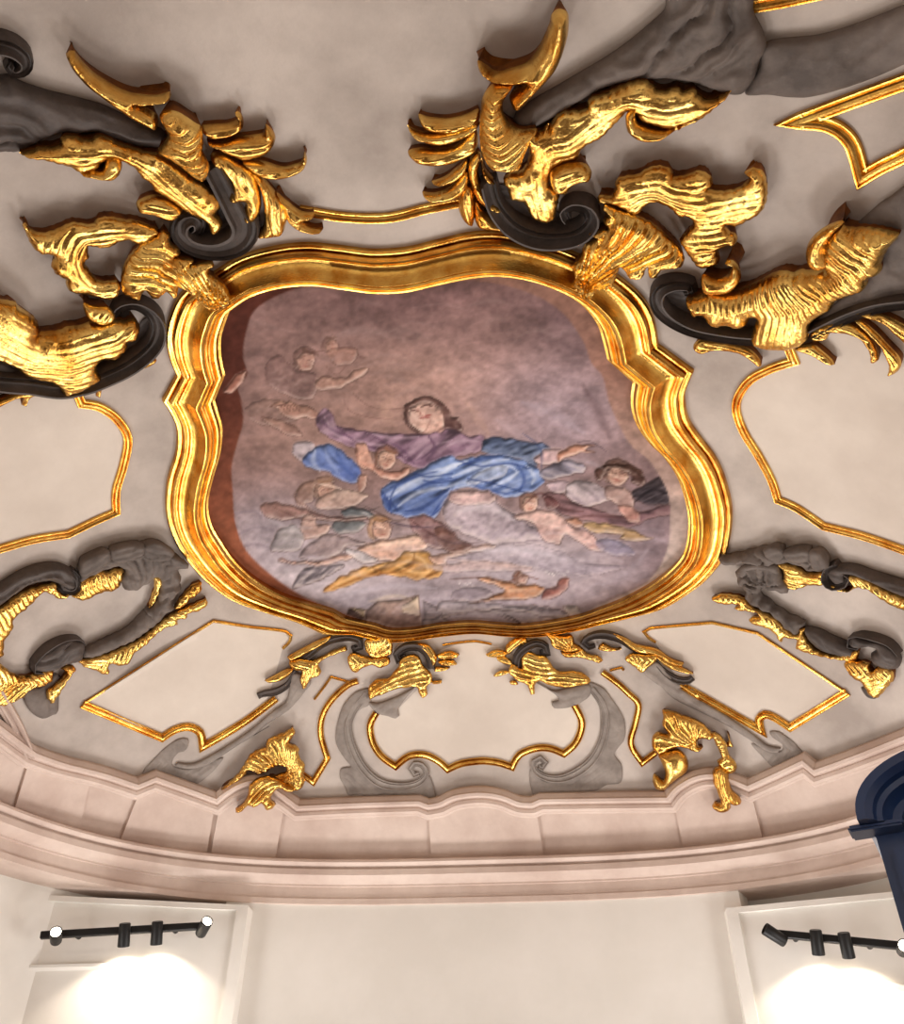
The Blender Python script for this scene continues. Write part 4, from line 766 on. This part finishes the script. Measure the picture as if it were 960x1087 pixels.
# ------------------------------------------------------------------ pale painted-looking scrolls low on the vault
GE = 'pale grey scrolls below the fresco'
t = wall_thing('grisaille_scroll', 'pale grey C-scroll ending in a volute, left of the middle panel', 'ornament', (400, 790), GE)
pale(t, "L1 485,322 430,338 380,390 355,460 345,520 352,570 392,632 410,655 370,662 363,700 385,742 400,777 450,772 490,787 560,772 640,787 700,792 728,807 772,802 762,740 742,692 715,722 670,742 600,747 540,732 480,682 440,622 415,552 415,480 440,420 490,392 492,350", spine="L1 480,340 400,420 380,540 440,660 560,760 740,770")
sweep('scroll_band', E_, "L1 478,345 425,415 400,480 412,560 458,655 530,722 620,740 698,724 730,685 712,650 680,645 664,668 680,692 700,684", t, hw=4.2, hh=.045, prof='scroll', taper=[(0, .8), (.6, 1.1), (.8, .8), (1, .5)])
relief('bracket', E_, "L1 485,378 520,385 600,358 680,318 640,370 612,410 617,440 600,452 570,442 530,432 495,402", t, lift=.02, h=.04, w=.1, lam=.1, amp=.008)
t = wall_thing('grisaille_scroll', 'pale grey C-scroll ending in a volute, right of the middle panel', 'ornament', (620, 790), GE)
pale(t, "L2 500,298 560,318 602,370 642,430 657,480 652,540 612,600 642,650 637,722 580,732 520,762 420,772 330,772 290,792 263,775 248,690 265,650 290,700 330,717 420,702 490,642 540,562 550,480 545,402 510,342", spine="L2 500,310 600,420 600,560 540,700 400,750 260,770")
sweep('scroll_band', E_, "L2 512,325 558,385 573,450 563,530 528,610 470,668 390,705 320,702 272,672 268,635 295,620 318,640 304,662 290,655", t, hw=4.2, hh=.045, prof='scroll', taper=[(0, .8), (.6, 1.1), (.8, .8), (1, .5)], flip=-1)
relief('bracket', E_, "L2 278,298 350,330 400,323 502,303 507,350 470,382 440,397 400,407 353,407 343,380 370,373 360,350", t, lift=.02, h=.04, w=.1, lam=.1, amp=.008)
t = wall_thing('grisaille_scroll', 'long pale grey scroll slanting down to a leafy foot on the left of the rail', 'ornament', (230, 780), GE)
pale(t, "L1 165,258 242,290 212,340 150,412 60,472 0,522 L3 700,150 580,222 470,292 380,347 290,367 218,350 228,333 300,338 370,313 480,248 600,168 720,68 790,10", 'scroll_band', lift=.02, h=.03, w=.06, lam=.09, spine="L1 205,280 60,440 L3 600,190 370,330 220,345")
pale(t, "L3 58,402 63,370 108,320 170,258 240,213 287,213 287,250 265,277 240,282 208,320 213,352 290,367 360,342 400,330 467,308 430,362 390,402 350,432 320,442 240,412 130,387", 'leafy_foot', mode='feather', lam=.09, amp=.012)
t = wall_thing('grisaille_scroll', 'long pale grey scroll slanting down to a leafy foot on the right of the rail', 'ornament', (775, 765), GE)
pale(t, "L2 730,250 790,208 870,290 960,335 L4 250,0 380,78 520,163 640,248 700,293 767,308 752,332 690,322 600,262 470,182 350,122 220,57 160,0 L2 790,305", 'scroll_band', lift=.02, h=.03, w=.06, lam=.09, spine="L2 760,240 900,340 L4 380,100 600,240 750,320")
pale(t, "L4 613,285 660,342 720,402 747,402 852,347 892,357 850,298 800,253 750,223 708,223 720,252 772,290 767,322 720,327 680,302", 'leafy_foot', mode='feather', lam=.09, amp=.012)

# ------------------------------------------------------------------ gilded leaves under the frame
GU = 'gilded leaves below the foot of the frame'
t = wall_thing('leaf_ornament', 'gilded leaf with splayed fronds under the frame, left of the middle panel', 'ornament', (440, 715), GU)
small(t, "L1 483,352 488,310 520,283 570,278 590,250 610,233 620,198 660,178 702,188 722,230 752,255 757,290 732,320 737,347 715,367 698,340 688,317 640,322 600,327 550,347 510,362 490,372", mode="len", lam=.065, spine="L1 490,350 600,290 740,250")
for s in ("L1 680,132 735,135 772,175 777,200 760,232 743,190 710,150", "L1 775,180 830,163 872,180 862,192 800,202", "L1 780,205 850,203 862,222 800,227", "L1 768,230 832,235 800,250 763,250", "L1 748,293 797,288 797,300 760,306"): frond(t, s, lift=.05, h=.04, w=.05, lam=.04)
sweep('curl', D, "L1 752,240 742,190 702,150 645,150 604,180 612,205 638,196 630,182", t, hw=4.5, hh=.09, prof='scroll', taper=[(0, .8), (.6, 1), (1, .5)])
t = wall_thing('leaf_ornament', 'gilded leaf with splayed fronds under the frame, right of the middle panel', 'ornament', (575, 712), GU)
small(t, "L2 158,240 180,218 215,235 213,190 245,163 280,178 320,185 350,230 380,250 440,248 492,265 507,300 440,317 400,322 340,312 290,292 270,312 272,347 255,352 240,312 200,292 168,267", mode="len", lam=.065, spine="L2 500,290 350,280 170,240")
for s in ("L2 148,140 190,108 237,108 242,125 190,152 160,182 148,165", "L2 63,180 110,158 162,170 150,187 90,192", "L2 108,190 150,188 182,220 150,222 113,205", "L2 95,272 120,248 172,250 150,264 110,274", "L2 163,295 190,288 202,307 170,307"): frond(t, s, lift=.05, h=.04, w=.05, lam=.04)
sweep('curl', D, "L2 190,240 195,190 230,152 280,132 318,147 325,175 304,178 300,162", t, hw=4.5, hh=.09, prof='scroll', taper=[(0, .8), (.6, 1), (1, .5)])
t = wall_thing('shell_ornament', 'gilded shell clasping the foot of the frame on the left', 'ornament', (393, 692), GU)
small(t, "L1 473,115 520,108 545,98 582,120 587,170 560,187 500,190 470,152", 'shell', mode='radial', amp=.018, spine="L1 550,100 510,190", lift=.09)
small(t, "L1 395,190 420,170 470,185 500,190 560,185 580,210 540,237 500,225 460,237 430,257 403,235", 'leaf')
t = wall_thing('shell_ornament', 'gilded shell clasping the foot of the frame on the right', 'ornament', (600, 688), GU)
small(t, "L2 303,73 340,90 400,98 432,95 442,130 472,150 450,165 400,170 380,163 345,145 338,120", 'shell', mode='radial', amp=.018, spine="L2 310,80 440,160", lift=.09)
small(t, "L2 380,165 440,165 472,150 500,175 540,183 562,205 545,217 500,202 450,192 400,192", 'leaf')
t = wall_thing('scroll_ornament', 'small grey hooked scroll dressed in gold leaf under the frame at its lower left corner', 'ornament', (325, 695), GU)
sweep('curl', D, "L1 200,205 235,180 285,138 345,112 405,106 448,122 452,150 424,160 418,146", t, hw=4.2, hh=.09, prof='scroll', taper=[(0, .8), (.6, 1), (1, .5)])
sweep('hook', D, "L1 175,250 142,308 92,338 48,345 28,352 32,362", t, hw=3.8, hh=.06, prof='scroll', taper=[(0, .5), (.6, 1), (1, .8)])
for s in ("L1 138,190 200,153 280,113 327,98 312,125 250,162 190,192 150,207", "L1 43,290 90,263 140,238 167,240 150,267 110,292 60,300"): frond(t, s, lift=.06, h=.05, w=.06)
small(t, "L1 148,207 200,195 250,200 300,178 340,158 390,143 397,160 350,177 300,197 272,225 287,250 272,272 240,282 220,322 205,327 193,280 200,250 160,242")
t = wall_thing('scroll_ornament', 'small grey hooked scroll dressed in gold leaf under the frame at its lower right corner', 'ornament', (670, 690), GU)
sweep('curl', D, "L2 720,170 690,152 632,114 562,96 505,106 480,130 502,150 528,142", t, hw=4.2, hh=.09, prof='scroll', taper=[(0, .8), (.6, 1), (1, .5)])
sweep('hook', D, "L2 785,212 830,260 880,288 926,290 942,278", t, hw=3.8, hh=.06, prof='scroll', taper=[(0, .5), (.6, 1), (1, .8)])
for s in ("L2 598,88 660,108 700,133 790,153 850,193 907,215 900,232 840,217 780,182 700,167 648,127", "L2 788,180 850,208 920,243 947,262 900,257 840,237 798,205", "L2 538,155 560,128 600,148 642,155 590,167"): frond(t, s, lift=.06, h=.05, w=.06)
small(t, "L2 653,200 680,173 740,178 792,180 787,210 752,237 725,257 698,235 668,215")

# ------------------------------------------------------------------ gilded leaves lying over the rail
GL = 'gilded leaves over the rose rail'
t = wall_thing('leaf_ornament', 'ragged gilded acanthus leaf folded over the rail on the left', 'ornament', (285, 815), GL)
small(t, "L3 448,472 480,440 510,413 540,383 575,328 600,288 640,263 680,250 690,213 740,188 790,168 820,148 837,165 827,200 802,230 852,250 857,300 887,345 882,390 887,430 862,472 820,477 790,450 750,430 690,410 740,392 792,370 760,348 720,358 690,380 640,392 600,370 570,402 540,427 490,452 455,477", mode="radial", spine="L3 600,300 850,420", lift=.13, h=.08, lam=.05, amp=.018, lobes=.014)
small(t, "L3 598,440 650,403 720,398 780,428 842,470 800,482 750,462 722,490 712,520 737,545 720,567 690,577 660,542 640,557 620,562 590,552 560,582 525,587 523,565 555,545 580,515 588,480", 'drooping_leaf', mode='len', spine="L3 760,430 650,480 560,570", lift=.20, h=.10, lam=.07, amp=.02)
t = wall_thing('leaf_ornament', 'gilded acanthus leaf arching over the rail on the right with a hanging tail', 'ornament', (735, 810), GL)
small(t, "L4 158,110 210,113 260,133 320,153 370,178 412,220 432,250 410,267 370,257 342,270 347,302 372,302 350,327 310,322 260,302 210,312 170,332 140,342 108,312 103,260 130,223 187,235 158,190 163,140", 'fan_leaf', mode='radial', spine="L4 170,115 240,220 340,300", lift=.14, h=.08, lam=.08, amp=.024)
small(t, "L4 190,318 240,308 282,340 297,390 282,432 240,462 202,492 170,522 128,517 108,480 113,438 140,450 165,470 172,430 155,380 138,338", 'curled_leaf', mode='len', lift=.14, h=.13, w=.16, lam=.14, amp=.008, lobes=0)
small(t, "L4 408,225 450,233 487,280 502,340 532,370 542,410 520,437 490,432 450,402 438,370 460,350 438,300 418,260", 'stem', mode='cross', lift=.13, h=.08)
small(t, "L4 418,415 460,393 502,430 502,470 522,520 562,560 562,592 530,602 510,592 510,612 480,637 430,627 408,600 425,578 457,585 440,530 418,480", 'hanging_leaf', mode='len', lift=.16, h=.10, lam=.06, amp=.018, spine="L4 460,395 470,500 500,620")
small(t, "L4 488,223 507,270 522,302 478,297 500,265", 'thorn', lift=.05, h=.03, lobes=0)
# ------------------------------------------------------------------ track lights on the white piers
def bulb(strength, name):
    m = bpy.data.materials.new(name); m.use_nodes = True; b = m.node_tree.nodes['Principled BSDF']
    b.inputs['Emission Color'].default_value = (1, .86, .66, 1); b.inputs['Emission Strength'].default_value = strength*.3; b.inputs['Base Color'].default_value = (1, .9, .8, 1); return m
LIT = bulb(60, 'lamp_glow'); OFF = material('unlit_lens', (60, 58, 55), None, .2)
def front(pxs, y):                                   # point on the vertical plane Y = y behind a pixel
    return plane_hit([pxs], (0, y, 0), np.array([0, 1, 0]))[0]
def track(label, pa, pb, heads, y0, y1, side):
    A = front(pa, y0); B = front(pb, y1); dirv = (B-A)/np.linalg.norm(B-A)
    t = thing('track_light', label, 'track light', A, 'track lights on the white piers')
    loc = lambda w: Vector(w)-t.location
    r = Vector(dirv).to_track_quat('X', 'Z').to_matrix(); L = np.linalg.norm(B-A)
    bm = bmesh.new(); bmesh.ops.create_cube(bm, size=1); bmesh.ops.scale(bm, vec=(L, .075, .075), verts=bm.verts); bmesh.ops.bevel(bm, geom=bm.edges, offset=.008, segments=1, affect='EDGES')
    bm.transform(r.to_4x4()); bmesh.ops.translate(bm, vec=loc((A+B)/2), verts=bm.verts)
    me = bpy.data.meshes.new('track'); bm.to_mesh(me); bm.free(); me.materials.append(M['black']); o = bpy.data.objects.new('track', me); COL.objects.link(o); o.parent = t
    for f in (.2, .8):
        w = A+(B-A)*f; k = tube('wall_bracket', M['black'], loc(w), loc(w+np.array([0, .5*0+.14, 0])), .03, parent=t, seg=12)
    for f, aim, lit in heads:
        w = A+(B-A)*f; aim = np.array(aim, float); aim /= np.linalg.norm(aim)
        j = w+np.array([0, -.09, -.05])
        st = tube('spotlight', M['black'], loc(j-aim*.10), loc(j+aim*.14), .062, .066, parent=t, inner=.055)
        c = j+aim*.125
        ln = tube('lens', LIT if lit else OFF, loc(c-aim*.02), loc(c), .052, .052, parent=st)
        stem = tube('swivel', M['black'], loc(w), loc(j), .018, parent=st, seg=10)
        if lit:
            ld = bpy.data.lights.new('spot_beam', 'SPOT'); ld.energy = lit; ld.spot_size = math.radians(125 if aim[2] < -.5 else 60); ld.spot_blend = .35; ld.color = (1, .86, .70); ld.shadow_soft_size = .05
            lo = bpy.data.objects.new('spot_beam', ld); COL.objects.link(lo); lo.location = Vector(c+aim*.04); lo.rotation_euler = Vector(aim).to_track_quat('-Z', 'Y').to_euler()
    return t
track('black track light with glowing spotlights on the left white pier', (43, 993), (216, 983), [(.12, (.35, -.9, .15), 60), (.53, (0, .42, -1), 34), (.73, (0, .42, -1), 34), (1.02, (.5, -.75, .35), 60)], YB-.82, YB-.30, -1)
track('black track light with spotlights on the right white pier, partly behind the navy cabinet', (822, 991), (955, 1004), [(0.0, (-.8, -.2, .5), 0), (.33, (0, .42, -1), 34), (.56, (.1, .42, -1), 34), (1.0, (-.2, -.95, .0), 60)], YB-.32, YB-.75, 1)

# ------------------------------------------------------------------ navy cabinet with an arched cornice
dv = rays([(925, 950)])[0][:2]; dv /= np.linalg.norm(dv); ca = math.atan2(-dv[0], dv[1])-.07   # its side runs along the sight line
UX = np.array([math.cos(ca), math.sin(ca), 0]); UY = np.array([-math.sin(ca), math.cos(ca), 0]); CO = EYE*np.array([1, 1, 0])+UY*2.9
sp = [plane_hit([k], CO, UY)[0]-CO for k in ((917, 884), (924, 862), (932, 845), (945, 828), (960, 816), (985, 803), (1015, 797))]
x0 = sp[0]@UX; zs = sp[0][2]; HWD = sp[-1]@UX-x0; HT = sp[-1][2]-zs
cab = thing('cabinet', 'tall navy cabinet with an arched moulded top at the lower right', 'cabinet', CO+UX*(x0+HWD)); cab.rotation_euler = (0, 0, ca)
CX, YC = 0.0, 0.0
arc = [(CX-HWD*math.cos(a), zs+HT*math.sin(a)**.9) for a in np.linspace(0, pi, 33)]
n = len(arc); ol = [(CX-HWD+.03, 0), (CX-HWD+.03, zs-.02)]+[(x*.95, zs+(z-zs)*.95) for x, z in arc]+[(CX+HWD-.03, zs-.02), (CX+HWD-.03, 0)]
V = [(x, YC, z) for x, z in ol]+[(x, YC+.5, z) for x, z in ol]; m_ = len(ol)
F = [list(range(m_)), list(range(m_, 2*m_))]+[[i, (i+1) % m_, m_+(i+1) % m_, m_+i] for i in range(m_)]
link_mesh('carcass', np.array(V), F, M['navy'], cab, origin=np.zeros(3), sharp=math.radians(30))
prof = [(b-.118, y) for b, y in [(-.03, .02), (-.03, -.02), (0, -.03), (.02, -.05), (.03, -.075), (.05, -.08), (.06, -.10), (.085, -.115), (.118, -.115), (.118, .02)]]
path = [(x, z, -math.cos(a), math.sin(a)) for (x, z), a in zip(arc, np.linspace(0, pi, 33))]
V = []; F = []
for i, (x, z, nx, nz_) in enumerate(path):
    kk = .75
    for b, yv in prof: V.append((x+nx*b*kk, YC+yv, z+nz_*b*kk))
k = len(prof)
for i in range(len(path)-1):
    for j in range(k-1): F.append([i*k+j, i*k+j+1, (i+1)*k+j+1, (i+1)*k+j])
F.append(list(range(k))); F.append([(len(path)-1)*k+j for j in range(k)])
link_mesh('arched_cornice', np.array(V), F, M['navy'], cab, origin=np.zeros(3), sharp=math.radians(28))
for s in (-1, 1): box('impost', M['navy'], (min(s*(HWD+.035), s*(HWD-.115)), -.07, zs-.014), (max(s*(HWD+.035), s*(HWD-.115)), .02, zs+.004), cab, bev=.006)
for s in (-1, 1):
    b = box('door', M['navy'], (min(0, s*(HWD-.06))+(.004 if s > 0 else 0), -.045, .12), (max(0, s*(HWD-.06))-(.004 if s < 0 else 0), -.002, zs-.06), cab, bev=.008)
    tube('knob', M['black'], (s*.05, -.045, 1.2), (s*.05, -.08, 1.2), .016, parent=b, seg=12)

# ------------------------------------------------------------------ light: unseen area lamps added to brighten the vault like window daylight
def area(loc, to, sx, sy, e, col):
    ld = bpy.data.lights.new('vault_fill', 'AREA'); ld.shape = 'RECTANGLE'; ld.size = sx; ld.size_y = sy; ld.energy = e; ld.color = col
    o = bpy.data.objects.new('vault_fill', ld); COL.objects.link(o); o.location = loc; o.rotation_euler = (Vector(to)-Vector(loc)).to_track_quat('-Z', 'Y').to_euler(); return o
FILL_TINT = (1.0, .96, .935)
area((-4.7, 8.0, 2.0), (0, 7.5, 3.4), 2.2, 2.6, 120, FILL_TINT)
area((4.7, 8.0, 2.0), (0, 7.5, 3.4), 2.2, 2.6, 120, FILL_TINT)
area((-2.0, 10.3, 1.5), (-1.2, 4, 5.0), 1.6, 2.2, 215, FILL_TINT)
area((2.2, 10.3, 1.5), (1.2, 4, 5.0), 1.6, 2.2, 215, FILL_TINT)
area((0, -.6, 2.2), (0, 5, 5), 3.5, 2.2, 12, FILL_TINT)
w = bpy.data.worlds.new('world'); SC.world = w; w.use_nodes = True
w.node_tree.nodes['Background'].inputs['Color'].default_value = (.9, .93, 1, 1); w.node_tree.nodes['Background'].inputs['Strength'].default_value = .4
SC.view_settings.view_transform = 'Standard'; SC.view_settings.look = 'None'; SC.view_settings.gamma = 1; SC.view_settings.use_curve_mapping = False
SC.view_settings.exposure = 0.16
